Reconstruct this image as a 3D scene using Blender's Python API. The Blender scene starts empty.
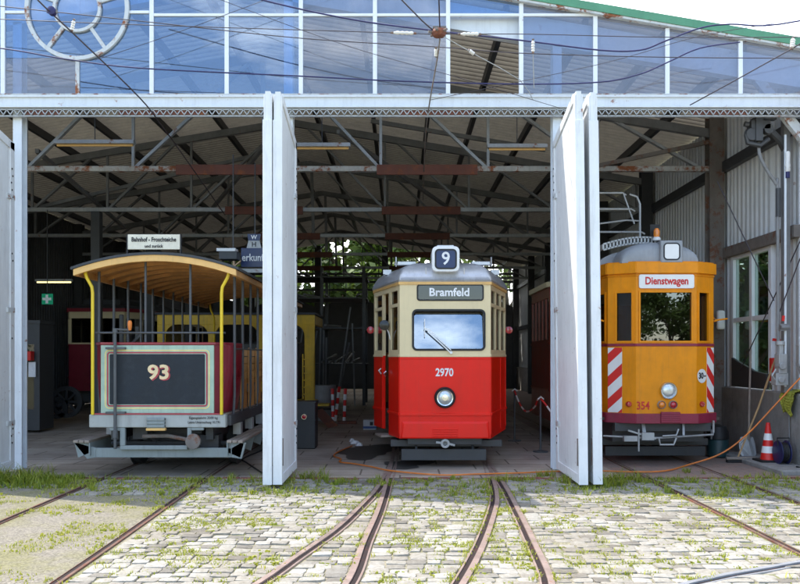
import bpy, bmesh, math, random
from mathutils import Vector, Matrix
random.seed(7)
R = math.radians
sc = bpy.context.scene
col = sc.collection
HZ, FX = 1.65, 800.0          # eye height, focal length in photo pixels

def at(u, v, Y):
    return Vector(((u - 400.0) * Y / FX, Y, HZ + (356.0 - v) * Y / FX))
def floor_at(u, v, z=0.0):
    Y = (HZ - z) * FX / (v - 356.0)
    return Vector(((u - 400.0) * Y / FX, Y, z))

# ------------------------------------------------------------------ materials
def new_mat(name):
    m = bpy.data.materials.new(name); m.use_nodes = True
    nt = m.node_tree; nt.nodes.clear()
    return m, nt
def N(nt, t, **kw):
    n = nt.nodes.new(t)
    for k, v in kw.items():
        if k in ('operation', 'blend_type', 'data_type', 'noise_dimensions', 'feature', 'attribute_name', 'layer_name', 'bands_direction', 'wave_type', 'musgrave_type', 'distance'):
            setattr(n, k, v)
        else:
            n.inputs[k].default_value = v
    return n
def L(nt, a, b): nt.links.new(a, b)
def rgba(c): return (c[0], c[1], c[2], 1.0)
def ramp(nt, src, p0, p1, c0=(0,0,0), c1=(1,1,1)):
    r = nt.nodes.new('ShaderNodeValToRGB')
    r.color_ramp.elements[0].position = p0; r.color_ramp.elements[1].position = p1
    r.color_ramp.elements[0].color = rgba(c0); r.color_ramp.elements[1].color = rgba(c1)
    L(nt, src, r.inputs[0]); return r
def mixc(nt, fac, a, b, mode='MIX'):
    m = nt.nodes.new('ShaderNodeMix'); m.data_type = 'RGBA'; m.blend_type = mode
    for sock, val in ((m.inputs[0], fac), (m.inputs[6], a), (m.inputs[7], b)):
        if hasattr(val, 'is_output'): L(nt, val, sock)
        elif isinstance(val, (int, float)): sock.default_value = val
        else: sock.default_value = rgba(val)
    return m.outputs[2]

def paint(name, c, rough=.45, metal=0.0, var=.25, rust=0.0, dirt=.25, bump=.08, scale=1.0, streak=True, coat=0.0, attr=None, dirtc=(.09,.075,.06), rustc=(.16,.055,.022)):
    m, nt = new_mat(name)
    out = N(nt, 'ShaderNodeOutputMaterial'); b = N(nt, 'ShaderNodeBsdfPrincipled', Roughness=rough, Metallic=metal)
    if coat: b.inputs['Coat Weight'].default_value = coat; b.inputs['Coat Roughness'].default_value = .08
    L(nt, b.outputs[0], out.inputs[0])
    tc = N(nt, 'ShaderNodeTexCoord'); co = tc.outputs['Object']
    n1 = N(nt, 'ShaderNodeTexNoise', Scale=3.5*scale, Detail=6.0, Roughness=.65); L(nt, co, n1.inputs['Vector'])
    base = mixc(nt, ramp(nt, n1.outputs[0], .3, .75).outputs[0], tuple(x*(1-var) for x in c), tuple(min(1, x*(1+var*.55)) for x in c))
    if attr:
        a = N(nt, 'ShaderNodeAttribute', attribute_name=attr)
        base = mixc(nt, 1.0, base, a.outputs['Color'], 'MULTIPLY')
    if dirt:
        mp = N(nt, 'ShaderNodeMapping'); L(nt, co, mp.inputs[0]); mp.inputs['Scale'].default_value = (9*scale, 9*scale, .9*scale) if streak else (4*scale,)*3
        n2 = N(nt, 'ShaderNodeTexNoise', Scale=1.6, Detail=7.0, Roughness=.7); L(nt, mp.outputs[0], n2.inputs['Vector'])
        r2 = ramp(nt, n2.outputs[0], .5, .8)
        mm = N(nt, 'ShaderNodeMath', operation='MULTIPLY'); L(nt, r2.outputs[0], mm.inputs[0]); mm.inputs[1].default_value = dirt
        base = mixc(nt, mm.outputs[0], base, dirtc)
    rg = None
    if rust:
        n3 = N(nt, 'ShaderNodeTexNoise', Scale=5.0*scale, Detail=9.0, Roughness=.72); L(nt, co, n3.inputs['Vector'])
        r3 = ramp(nt, n3.outputs[0], .66-.32*rust, .74-.30*rust)
        rc = mixc(nt, n1.outputs[0], rustc, tuple(x*2.2 for x in rustc))
        base = mixc(nt, r3.outputs[0], base, rc)
        rr = N(nt, 'ShaderNodeMapRange'); L(nt, r3.outputs[0], rr.inputs[0]); rr.inputs[3].default_value = rough; rr.inputs[4].default_value = .9
        L(nt, rr.outputs[0], b.inputs['Roughness'])
    else:
        rr = N(nt, 'ShaderNodeMapRange'); L(nt, n1.outputs[0], rr.inputs[0]); rr.inputs[3].default_value = max(.02, rough-.12); rr.inputs[4].default_value = min(1, rough+.15)
        L(nt, rr.outputs[0], b.inputs['Roughness'])
    L(nt, base, b.inputs['Base Color'])
    if bump:
        n4 = N(nt, 'ShaderNodeTexNoise', Scale=38.0*scale, Detail=5.0); L(nt, co, n4.inputs['Vector'])
        ad = N(nt, 'ShaderNodeMath', operation='ADD'); L(nt, n4.outputs[0], ad.inputs[0]); L(nt, n1.outputs[0], ad.inputs[1])
        bp = N(nt, 'ShaderNodeBump', Strength=bump, Distance=.02); L(nt, ad.outputs[0], bp.inputs['Height']); L(nt, bp.outputs[0], b.inputs['Normal'])
    return m

def glass(name, tint=(.55,.6,.6), refl=.16, rough=.02, film=0.0, filmc=(.5,.5,.5), wob=.0, edge=.75, gcol=(1,1,1)):
    m, nt = new_mat(name)
    out = N(nt, 'ShaderNodeOutputMaterial')
    tr = N(nt, 'ShaderNodeBsdfTransparent', Color=rgba(tint)); gl = N(nt, 'ShaderNodeBsdfGlossy', Color=rgba(gcol), Roughness=rough)
    lw = N(nt, 'ShaderNodeFresnel', IOR=1.5)
    mr = N(nt, 'ShaderNodeMapRange'); L(nt, lw.outputs[0], mr.inputs[0]); mr.inputs[1].default_value = .04; mr.inputs[2].default_value = 1; mr.inputs[3].default_value = refl; mr.inputs[4].default_value = edge
    mx = N(nt, 'ShaderNodeMixShader'); L(nt, mr.outputs[0], mx.inputs[0]); L(nt, tr.outputs[0], mx.inputs[1]); L(nt, gl.outputs[0], mx.inputs[2])
    res = mx.outputs[0]
    tc = N(nt, 'ShaderNodeTexCoord')
    if film:
        n = N(nt, 'ShaderNodeTexNoise', Scale=2.2, Detail=6.0, Roughness=.7); L(nt, tc.outputs['Object'], n.inputs['Vector'])
        r = ramp(nt, n.outputs[0], .25, .8, (film*.5,)*3, (min(1,film*1.4),)*3)
        d = N(nt, 'ShaderNodeBsdfDiffuse', Color=rgba(filmc)); t2 = N(nt, 'ShaderNodeBsdfTranslucent', Color=rgba(filmc))
        dm = N(nt, 'ShaderNodeMixShader', Fac=.35); L(nt, d.outputs[0], dm.inputs[1]); L(nt, t2.outputs[0], dm.inputs[2])
        m2 = N(nt, 'ShaderNodeMixShader'); L(nt, r.outputs[0], m2.inputs[0]); L(nt, res, m2.inputs[1]); L(nt, dm.outputs[0], m2.inputs[2]); res = m2.outputs[0]
    if wob:
        n = N(nt, 'ShaderNodeTexNoise', Scale=2.5, Detail=2.0); L(nt, tc.outputs['Object'], n.inputs['Vector'])
        bp = N(nt, 'ShaderNodeBump', Strength=wob, Distance=.05); L(nt, n.outputs[0], bp.inputs['Height']); L(nt, bp.outputs[0], gl.inputs['Normal'])
    L(nt, res, out.inputs[0]); return m

def glow(name, c, s):
    m, nt = new_mat(name); out = N(nt, 'ShaderNodeOutputMaterial'); e = N(nt, 'ShaderNodeEmission', Color=rgba(c), Strength=s); L(nt, e.outputs[0], out.inputs[0]); return m

M = {}
def mk():
    P = paint
    M['door_white'] = P('white door paint', (.76,.77,.77), .45, rust=.10, dirt=.34, var=.08, dirtc=(.22,.20,.17))
    M['frame_white'] = P('white steel paint', (.68,.72,.76), .5, rust=.10, dirt=.2, var=.08)
    M['frame_rusty'] = P('chipped white steel', (.60,.62,.62), .55, rust=.42, dirt=.3, var=.12, scale=1.3)
    M['mullion'] = P('glazing bar paint', (.80,.82,.84), .45, rust=.08, dirt=.1, var=.05)
    M['steel_dark'] = P('dark steel', (.055,.057,.06), .5, dirt=.2)
    M['steel_grey'] = P('grey primed steel', (.22,.22,.22), .55, rust=.12, dirt=.3)
    M['chord_rusty'] = P('rust streaked truss paint', (.50,.50,.48), .6, rust=.5, dirt=.35, scale=.9)
    M['steel_light'] = P('light grey galvanised steel', (.42,.43,.43), .45, rust=.18, dirt=.3, metal=.25)
    M['steel_rust'] = P('rusty steel', (.20,.175,.155), .8, rust=.42, dirt=.35, rustc=(.11,.05,.03))
    M['rust_red'] = P('rust red beam', (.17,.06,.04), .75, rust=.35, dirt=.35)
    M['green'] = P('green verge paint', (.10,.30,.17), .55, var=.15, dirt=.15)
    M['corr_roof'] = P('fibre cement sheet', (.40,.38,.33), .85, var=.2, dirt=.35, streak=False)
    M['roof_clear'] = sheet_mat('translucent roof sheet', .035); M['roof_clear_less'] = sheet_mat('less translucent roof sheet', .016); M['roof_clear_least'] = sheet_mat('least translucent roof sheet', .007)  # translucency added to brighten roof and hall, lowered in steps towards the back
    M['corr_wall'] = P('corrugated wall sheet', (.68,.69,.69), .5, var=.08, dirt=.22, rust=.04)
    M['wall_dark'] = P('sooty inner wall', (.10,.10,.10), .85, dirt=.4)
    M['concrete'] = P('weathered concrete', (.30,.29,.27), .9, var=.3, dirt=.45, bump=.35)
    M['black'] = P('black rubber', (.012,.012,.013), .55, dirt=.05)
    M['black_gloss'] = P('black gloss', (.012,.012,.014), .18, dirt=.0)
    M['wood'] = P('varnished wood', (.52,.25,.07), .45, var=.35, dirt=.2)
    M['wood_light'] = P('pale roof fascia wood', (.78,.47,.16), .5, var=.15, dirt=.15)
    M['wood_grey'] = P('weathered plank', (.34,.28,.23), .85, var=.35, dirt=.3)
    M['handle_wood'] = P('broom stick wood', (.48,.30,.14), .6, var=.2)
    M['yellow'] = P('yellow paint', (.78,.55,.015), .35, var=.1, dirt=.12)
    M['yellow_dirty'] = P('dirty yellow paint', (.72,.45,.02), .5, var=.2, dirt=.4)
    M['maroon'] = P('dark red enamel', (.27,.014,.03), .3, dirt=.12, coat=.4)
    M['red'] = P('tram red enamel', (.84,.012,.004), .36, var=.07, dirt=.12, bump=.03, coat=.12)
    M['cream'] = P('cream enamel', (.78,.64,.38), .4, var=.06, dirt=.1, bump=.015, coat=.1)
    M['orange'] = P('work tram orange', (.84,.29,.002), .42, var=.16, dirt=.24, bump=.04, coat=.1)
    M['purple_red'] = P('dark claret paint', (.27,.018,.05), .42, rust=.05, dirt=.35)
    M['brown_red'] = P('brown red enamel', (.38,.085,.05), .35, dirt=.15, coat=.3)
    M['silver'] = P('aluminium roof paint', (.62,.63,.65), .34, metal=.45, var=.18, dirt=.3, scale=1.5)
    M['roof_grey'] = P('grey roof paint', (.32,.34,.36), .6, var=.15, dirt=.3)
    M['roof_dark'] = P('dark roof canvas', (.05,.055,.06), .7, dirt=.2)
    M['grey_blue'] = P('grey blue chassis paint', (.25,.285,.28), .5, var=.12, dirt=.35, rust=.06)
    M['chassis_light'] = P('pale grey chassis paint', (.40,.415,.39), .5, var=.12, dirt=.35, rust=.08)
    M['post_grey'] = P('grey post paint', (.085,.09,.095), .45, dirt=.2)
    M['slate'] = P('slate blue panel', (.014,.020,.027), .7, var=.4, dirt=.25, dirtc=(.07,.08,.09), streak=False)
    M['pale_green'] = P('pale green line paint', (.40,.54,.42), .5, var=.2, dirt=.4)
    M['line_red'] = P('lining red', (.45,.05,.07), .45, dirt=.1)
    M['line_yellow'] = P('lining yellow', (.80,.68,.28), .45, dirt=.1)
    M['white'] = P('white enamel', (.82,.82,.80), .35, var=.04, dirt=.06)
    M['sign_red'] = P('signal red', (.70,.02,.015), .4, var=.08, dirt=.08)
    M['sign_cream'] = P('cream sign board', (.74,.71,.58), .5, dirt=.1)
    M['sign_blue'] = P('blue enamel sign', (.012,.03,.11), .3, dirt=.1)
    M['ink'] = P('black lettering', (.015,.015,.02), .5, dirt=0, bump=0)
    M['white_text'] = P('white lettering', (.85,.85,.85), .5, dirt=0, bump=0)
    M['cream_text'] = P('cream numerals', (.85,.66,.38), .5, dirt=.1, bump=0)
    M['red_text'] = P('red lettering', (.62,.02,.02), .5, dirt=0, bump=0)
    M['chrome'] = P('chrome', (.75,.75,.75), .12, metal=1, var=.05, dirt=.05, bump=0)
    M['lens'] = P('headlamp glass', (.62,.66,.66), .06, metal=.55, var=.15, dirt=0, bump=.1, scale=4, coat=1)
    M['amber'] = P('amber lens', (.85,.24,.01), .15, dirt=0, coat=1)
    M['red_lens'] = P('red lens', (.5,.01,.02), .15, dirt=.0, coat=1)
    M['rail_head'] = P('worn rail head', (.34,.25,.21), .5, metal=.2, var=.3, dirt=.25, rust=.25, rustc=(.16,.07,.045), scale=1.5)
    M['rail_old'] = P('old rusty rail', (.15,.085,.06), .75, var=.4, dirt=.3, rust=.5, rustc=(.10,.035,.02), scale=1.5)
    M['rail_groove'] = P('rusty rail groove', (.016,.007,.006), .9, rust=.4, dirt=.1, rustc=(.03,.007,.005), scale=1.5)
    M['rail_grey'] = P('grey steel rail', (.36,.37,.39), .45, metal=.4, var=.2, dirt=.3)
    M['oil'] = P('oil stain', (.075,.065,.055), .6, var=.4, dirt=.3, streak=False)
    M['cable_orange'] = P('orange cable', (.70,.20,.03), .5, dirt=.15)
    M['rope'] = P('pale rope', (.62,.40,.16), .8, dirt=.15)
    M['wire_blue'] = P('blue black cable', (.02,.02,.10), .5, dirt=0)
    M['wire_dark'] = P('bronze wire', (.05,.04,.05), .5, dirt=0)
    M['insulator'] = P('white porcelain', (.78,.76,.72), .2, dirt=.1)
    M['teal'] = P('teal plastic', (.015,.05,.055), .45, dirt=.3)
    M['blue_plastic'] = P('dark blue plastic', (.015,.02,.09), .4, dirt=.2)
    M['cloth'] = P('yellow green rag', (.42,.42,.05), .9, var=.4, dirt=.3, streak=False)
    M['box_grey'] = P('dark grey cabinet', (.035,.038,.042), .5, dirt=.25)
    M['carton'] = P('white carton', (.62,.64,.68), .6, dirt=.1)
    M['carton_blue'] = P('blue print', (.06,.12,.35), .6, dirt=0)
    M['bark'] = P('tree bark', (.10,.075,.05), .9, var=.4, dirt=.3, bump=.5)
    M['brick'] = P('red brick edging', (.24,.085,.06), .9, var=.45, dirt=.45, streak=False, scale=2.5)
    M['lamp_lit'] = glow('lit tube', (1,.88,.40), .55)
    M['exit_green'] = glow('exit sign green', (.03,.45,.25), .10)
    M['interior'] = P('tram interior', (.09,.07,.055), .7, dirt=.2)
    M['paper'] = P('paper', (.8,.8,.82), .7, dirt=0)
    M['g_tram'] = glass('tram window glass', (.35,.36,.36), .05, edge=.5)
    M['g_wind'] = glass('windscreen glass', (.3,.34,.4), .33, .005, gcol=(.72,.86,1))
    M['g_work'] = glass('wavy windscreen glass', (.32,.31,.28), .15, .01, wob=.012); M['g_sign'] = glass('sign glass', (.5,.55,.6), .07, .02)
    M['g_blue'] = glass('gable glass', (.64,.77,.93), .14, .01, film=.07, filmc=(.30,.40,.60), gcol=(.82,.91,1)); M['g_mid'] = glass('dusty gable glass', (.80,.85,.94), .08, .015, film=.17, filmc=(.52,.55,.64))
    M['g_grey'] = glass('grey gable glass', (.82,.86,.95), .06, .02, film=.24, filmc=(.60,.61,.68))
    M['g_wall'] = glass('wall window glass', (.6,.68,.63), .06, edge=.5)
    for k in ('red', 'orange', 'cream'):
        b = [n for n in M[k].node_tree.nodes if n.type == 'BSDF_PRINCIPLED'][0]; b.inputs['Specular IOR Level'].default_value = .28; b.inputs['Coat Weight'].default_value = .05
    # materials with their own graphs
    M['grass'] = leafm('grass blade', [(.30,.33,.03),(.50,.47,.08),(.15,.23,.02)])
    M['leaf_a'] = leafm('tree leaf', [(.045,.085,.014),(.085,.13,.025),(.03,.06,.012)])
    M['leaf_b'] = leafm('light tree leaf', [(.09,.14,.02),(.14,.19,.035),(.05,.09,.015)])
    M['cobble'] = stone_mat()
    M['soil'] = ground_mat('joint soil', (.22,.195,.13), (.31,.28,.20), (.17,.18,.06))
    M['sand'] = ground_mat('trodden gravel', (.15,.13,.10), (.31,.28,.23), (.20,.185,.09))
    M['floor'] = ground_mat('stained concrete floor', (.43,.365,.29), (.52,.45,.365), (.31,.255,.20), big=True)
    M['floor_brick'] = brick_mat()
    return M
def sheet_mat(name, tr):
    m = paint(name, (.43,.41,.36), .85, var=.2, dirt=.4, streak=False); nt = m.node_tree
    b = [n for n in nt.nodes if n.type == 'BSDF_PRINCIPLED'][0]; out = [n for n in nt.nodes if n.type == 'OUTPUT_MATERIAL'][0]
    # shading of the corrugation, painted as dark bands into the sheet colour
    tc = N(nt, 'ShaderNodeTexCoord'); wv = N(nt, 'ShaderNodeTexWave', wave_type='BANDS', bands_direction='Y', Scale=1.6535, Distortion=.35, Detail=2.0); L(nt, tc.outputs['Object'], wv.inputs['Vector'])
    old = b.inputs['Base Color'].links[0].from_socket; corr_shade = ramp(nt, wv.outputs[1], .15, .8, (.30,.29,.28), (1.15,1.13,1.08)).outputs[0]
    L(nt, mixc(nt, 1.0, old, corr_shade, 'MULTIPLY'), b.inputs['Base Color'])
    t = N(nt, 'ShaderNodeBsdfTranslucent'); L(nt, mixc(nt, 1.0, (1,.92,.80), corr_shade, 'MULTIPLY'), t.inputs[0]); mx = N(nt, 'ShaderNodeMixShader', Fac=tr); L(nt, b.outputs[0], mx.inputs[1]); L(nt, t.outputs[0], mx.inputs[2]); L(nt, mx.outputs[0], out.inputs[0])
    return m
def leafm(name, cols):
    m, nt = new_mat(name); out = N(nt, 'ShaderNodeOutputMaterial')
    a = N(nt, 'ShaderNodeAttribute', attribute_name='tint')
    r = nt.nodes.new('ShaderNodeValToRGB'); L(nt, a.outputs['Fac'], r.inputs[0])
    e = r.color_ramp.elements; e[0].color = rgba(cols[2]); e[1].color = rgba(cols[1]); x = e.new(.5); x.color = rgba(cols[0])
    d = N(nt, 'ShaderNodeBsdfPrincipled', Roughness=.55); t = N(nt, 'ShaderNodeBsdfTranslucent')
    L(nt, r.outputs[0], d.inputs['Base Color']); L(nt, r.outputs[0], t.inputs[0])
    mx = N(nt, 'ShaderNodeMixShader', Fac=.35); L(nt, d.outputs[0], mx.inputs[1]); L(nt, t.outputs[0], mx.inputs[2]); L(nt, mx.outputs[0], out.inputs[0])
    return m
def stone_mat():
    m, nt = new_mat('cobblestone'); out = N(nt, 'ShaderNodeOutputMaterial'); b = N(nt, 'ShaderNodeBsdfPrincipled', Roughness=.8); L(nt, b.outputs[0], out.inputs[0])
    a = N(nt, 'ShaderNodeAttribute', attribute_name='tint'); tc = N(nt, 'ShaderNodeTexCoord')
    r = nt.nodes.new('ShaderNodeValToRGB'); L(nt, a.outputs['Fac'], r.inputs[0])
    e = r.color_ramp.elements; e[0].color = (.17,.155,.13,1); e[1].color = (.42,.405,.37,1)
    for p, c in ((.25,(.30,.28,.24)),(.5,(.37,.355,.315)),(.75,(.32,.30,.255))):
        x = e.new(p); x.color = rgba(c)
    n = N(nt, 'ShaderNodeTexNoise', Scale=24.0, Detail=8.0, Roughness=.75); L(nt, tc.outputs['Object'], n.inputs['Vector'])
    n2 = N(nt, 'ShaderNodeTexNoise', Scale=1.1, Detail=5.0, Roughness=.6); L(nt, tc.outputs['Object'], n2.inputs['Vector'])
    c = mixc(nt, ramp(nt, n.outputs[0], .35, .62, (.62,.60,.57), (1.08,1.07,1.05)).outputs[0], (0,0,0), r.outputs[0])
    c = mixc(nt, 1.0, r.outputs[0], ramp(nt, n.outputs[0], .32, .62, (.60,.57,.53), (1.05,1.05,1.05)).outputs[0], 'MULTIPLY')
    c = mixc(nt, 1.0, c, ramp(nt, n2.outputs[0], .35, .65, (.80,.76,.70), (1.05,1.05,1.05)).outputs[0], 'MULTIPLY')
    L(nt, c, b.inputs['Base Color'])
    bp = N(nt, 'ShaderNodeBump', Strength=.5, Distance=.012); L(nt, n.outputs[0], bp.inputs['Height']); L(nt, bp.outputs[0], b.inputs['Normal'])
    return m
def ground_mat(name, c0, c1, c2, big=False):
    m, nt = new_mat(name); out = N(nt, 'ShaderNodeOutputMaterial'); b = N(nt, 'ShaderNodeBsdfPrincipled', Roughness=.9); L(nt, b.outputs[0], out.inputs[0])
    tc = N(nt, 'ShaderNodeTexCoord'); co = tc.outputs['Object']
    n = N(nt, 'ShaderNodeTexNoise', Scale=30.0, Detail=8.0, Roughness=.8); L(nt, co, n.inputs['Vector'])
    n2 = N(nt, 'ShaderNodeTexNoise', Scale=.55 if big else 1.3, Detail=8.0, Roughness=.68); L(nt, co, n2.inputs['Vector'])
    c = mixc(nt, ramp(nt, n.outputs[0], .3, .7).outputs[0], c0, c1)
    c = mixc(nt, ramp(nt, n2.outputs[0], .42, .62).outputs[0], c, c2)
    if big:
        br = N(nt, 'ShaderNodeTexBrick', Scale=.45); L(nt, co, br.inputs['Vector']); br.inputs['Mortar Size'].default_value = .006
        br.inputs['Color1'].default_value = (1,1,1,1); br.inputs['Color2'].default_value = (.86,.84,.82,1); br.inputs['Mortar'].default_value = (.35,.33,.3,1)
        c = mixc(nt, 1.0, c, br.outputs[0], 'MULTIPLY')
    L(nt, c, b.inputs['Base Color'])
    if not big:
        vo = N(nt, 'ShaderNodeTexVoronoi', Scale=70.0); L(nt, co, vo.inputs['Vector']); c2_ = mixc(nt, 1.0, c, ramp(nt, vo.outputs['Color'], .1, .9, (.62,.61,.6), (1.25,1.24,1.2)).outputs[0], 'MULTIPLY'); L(nt, c2_, b.inputs['Base Color'])
    bp = N(nt, 'ShaderNodeBump', Strength=.6 if not big else .2, Distance=.02); L(nt, n.outputs[0], bp.inputs['Height']); L(nt, bp.outputs[0], b.inputs['Normal'])
    return m
def brick_mat():
    m, nt = new_mat('worn brick floor'); out = N(nt, 'ShaderNodeOutputMaterial'); b = N(nt, 'ShaderNodeBsdfPrincipled', Roughness=.85); L(nt, b.outputs[0], out.inputs[0])
    tc = N(nt, 'ShaderNodeTexCoord')
    br = N(nt, 'ShaderNodeTexBrick', Scale=2.0); L(nt, tc.outputs['Object'], br.inputs['Vector']); br.inputs['Mortar Size'].default_value = .012
    br.inputs['Color1'].default_value = (.33,.21,.165,1); br.inputs['Color2'].default_value = (.26,.18,.145,1); br.inputs['Mortar'].default_value = (.13,.11,.09,1)
    n = N(nt, 'ShaderNodeTexNoise', Scale=3.0, Detail=8.0, Roughness=.75); L(nt, tc.outputs['Object'], n.inputs['Vector'])
    c = mixc(nt, ramp(nt, n.outputs[0], .42, .7).outputs[0], br.outputs[0], (.26,.22,.19)); L(nt, c, b.inputs['Base Color'])
    bp = N(nt, 'ShaderNodeBump', Strength=.3, Distance=.02); L(nt, n.outputs[0], bp.inputs['Height']); L(nt, bp.outputs[0], b.inputs['Normal'])
    return m
mk()

# ------------------------------------------------------------------ geometry
def worigin(o):
    v = Vector((0,0,0))
    while o: v += Vector(o.location); o = o.parent
    return v
class MB:
    def __init__(s): s.v = []; s.f = []; s.tint = []
    def quad(s, pts, t=None):
        b = len(s.v); s.v += [Vector(p) for p in pts]; s.f.append(tuple(range(b, b+len(pts)))); s.tint.append(t); return s
    def box(s, x0, x1, y0, y1, z0, z1):
        if x0 > x1: x0, x1 = x1, x0
        if y0 > y1: y0, y1 = y1, y0
        if z0 > z1: z0, z1 = z1, z0
        b = len(s.v)
        s.v += [Vector((x, y, z)) for z in (z0, z1) for x, y in ((x0,y0),(x1,y0),(x1,y1),(x0,y1))]
        for q in ((0,3,2,1),(4,5,6,7),(0,1,5,4),(1,2,6,5),(2,3,7,6),(3,0,4,7)): s.f.append(tuple(b+i for i in q)); s.tint.append(None)
        return s
    def bar(s, p0, p1, w, h=None, up=(0,0,1)):
        p0 = Vector(p0); p1 = Vector(p1); h = w if h is None else h
        d = (p1-p0).normalized(); up = Vector(up)
        if abs(d.dot(up)) > .98: up = Vector((0,1,0)) if abs(d.y) < .9 else Vector((1,0,0))
        r = d.cross(up).normalized(); u = r.cross(d).normalized()
        b = len(s.v)
        for p in (p0, p1):
            for a, c in ((-1,-1),(1,-1),(1,1),(-1,1)): s.v.append(p + r*(a*w/2) + u*(c*h/2))
        for q in ((0,1,2,3),(7,6,5,4),(0,4,5,1),(1,5,6,2),(2,6,7,3),(3,7,4,0)): s.f.append(tuple(b+i for i in q)); s.tint.append(None)
        return s
    def tube(s, pts, r, n=8, cap=True):
        pts = [Vector(p) for p in pts]; rs = r if isinstance(r, (list, tuple)) else [r]*len(pts)
        b = len(s.v); prev = None
        for i, p in enumerate(pts):
            d = (pts[min(i+1, len(pts)-1)] - pts[max(i-1, 0)]).normalized()
            if prev is None: a = d.orthogonal().normalized()
            else:
                a = prev - d*prev.dot(d)
                a = a.normalized() if a.length > 1e-6 else d.orthogonal().normalized()
            prev = a; c = d.cross(a)
            for k in range(n):
                t = 2*math.pi*k/n; s.v.append(p + (a*math.cos(t) + c*math.sin(t))*rs[i])
        for i in range(len(pts)-1):
            for k in range(n):
                s.f.append((b+i*n+k, b+i*n+(k+1)%n, b+(i+1)*n+(k+1)%n, b+(i+1)*n+k)); s.tint.append(None)
        if cap:
            s.f.append(tuple(b+k for k in reversed(range(n)))); s.f.append(tuple(b+(len(pts)-1)*n+k for k in range(n))); s.tint += [None, None]
        return s
    def lathe(s, prof, c=(0,0,0), axis='z', n=20, sx=1.0):
        # prof: (radius, height) pairs
        b = len(s.v); c = Vector(c)
        for r, h in prof:
            for k in range(n):
                t = 2*math.pi*k/n; x, y = r*math.cos(t)*sx, r*math.sin(t)
                s.v.append(c + (Vector((x,y,h)) if axis == 'z' else Vector((x,h,y)) if axis == 'y' else Vector((h,x,y))))
        for i in range(len(prof)-1):
            for k in range(n): s.f.append((b+i*n+k, b+i*n+(k+1)%n, b+(i+1)*n+(k+1)%n, b+(i+1)*n+k)); s.tint.append(None)
        s.f.append(tuple(b+k for k in range(n))); s.f.append(tuple(b+(len(prof)-1)*n+k for k in range(n))); s.tint += [None, None]
        return s
    def loft(s, rings, cap=True, close=True):
        b = len(s.v); n = len(rings[0])
        for r in rings: s.v += [Vector(p) for p in r]
        for i in range(len(rings)-1):
            for k in range(n if close else n-1): s.f.append((b+i*n+k, b+i*n+(k+1)%n, b+(i+1)*n+(k+1)%n, b+(i+1)*n+k)); s.tint.append(None)
        if cap:
            s.f.append(tuple(b+k for k in range(n))); s.f.append(tuple(b+(len(rings)-1)*n+k for k in range(n))); s.tint += [None, None]
        return s
    def prism(s, poly, off):
        off = Vector(off); return s.loft([[Vector(p) for p in poly], [Vector(p)+off for p in poly]])
    def ring(s, outer, inner, off):
        # flat frame between two outlines of equal length, thickened by off
        off = Vector(off); o = [Vector(p) for p in outer]; i = [Vector(p) for p in inner]
        return s.loft([o, i, [p+off for p in i], [p+off for p in o], o], cap=False)
    def build(s, name, m, parent=None, smooth=False, bevel=0.0, origin=None, seg=1):
        if isinstance(m, str): m = M[m]
        if parent is not None: org = worigin(parent)
        elif origin is not None: org = Vector(origin)
        else:
            xs = [p.x for p in s.v]; ys = [p.y for p in s.v]; zs = [p.z for p in s.v]
            org = Vector(((min(xs)+max(xs))/2, (min(ys)+max(ys))/2, min(zs)))
        me = bpy.data.meshes.new(name); me.from_pydata([tuple(p-org) for p in s.v], [], s.f); me.materials.append(m)
        if any(t is not None for t in s.tint):
            at_ = me.attributes.new('tint', 'FLOAT', 'FACE'); at_.data.foreach_set('value', [0.5 if t is None else t for t in s.tint])
        else:
            bm = bmesh.new(); bm.from_mesh(me)
            bmesh.ops.recalc_face_normals(bm, faces=bm.faces); bm.to_mesh(me); bm.free()
        o = bpy.data.objects.new(name, me); col.objects.link(o)
        if parent is not None: o.parent = parent
        else: o.location = org
        if smooth:
            for p in me.polygons: p.use_smooth = True
            md = o.modifiers.new('edge', 'EDGE_SPLIT'); md.split_angle = R(42)
        if bevel:
            md = o.modifiers.new('bevel', 'BEVEL'); md.width = bevel; md.segments = seg; md.limit_method = 'ANGLE'; md.angle_limit = R(40)
        return o
def tag(o, label=None, cat=None, group=None, kind=None):
    if label: o['label'] = label
    if cat: o['category'] = cat
    if group: o['group'] = group
    if kind: o['kind'] = kind
    return o
def thing(name, label, cat, loc=(0,0,0), group=None):
    o = bpy.data.objects.new(name, None); col.objects.link(o); o.location = loc; o.empty_display_size = .1
    return tag(o, label, cat, group)
def rrect(x0, x1, z0, z1, r, y, n=5):
    pts = []
    for cx, cz, a0 in ((x1-r,z0+r,-90),(x1-r,z1-r,0),(x0+r,z1-r,90),(x0+r,z0+r,180)):
        for k in range(n+1):
            a = R(a0 + 90*k/n); pts.append(Vector((cx+r*math.cos(a), y, cz+r*math.sin(a))))
    return pts
def rring(mb, x0, x1, z0, z1, r, y, w, t):
    return mb.ring(rrect(x0,x1,z0,z1,r,y), rrect(x0+w,x1-w,z0+w,z1-w,max(.004,r-w),y), (0,t,0))
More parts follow.
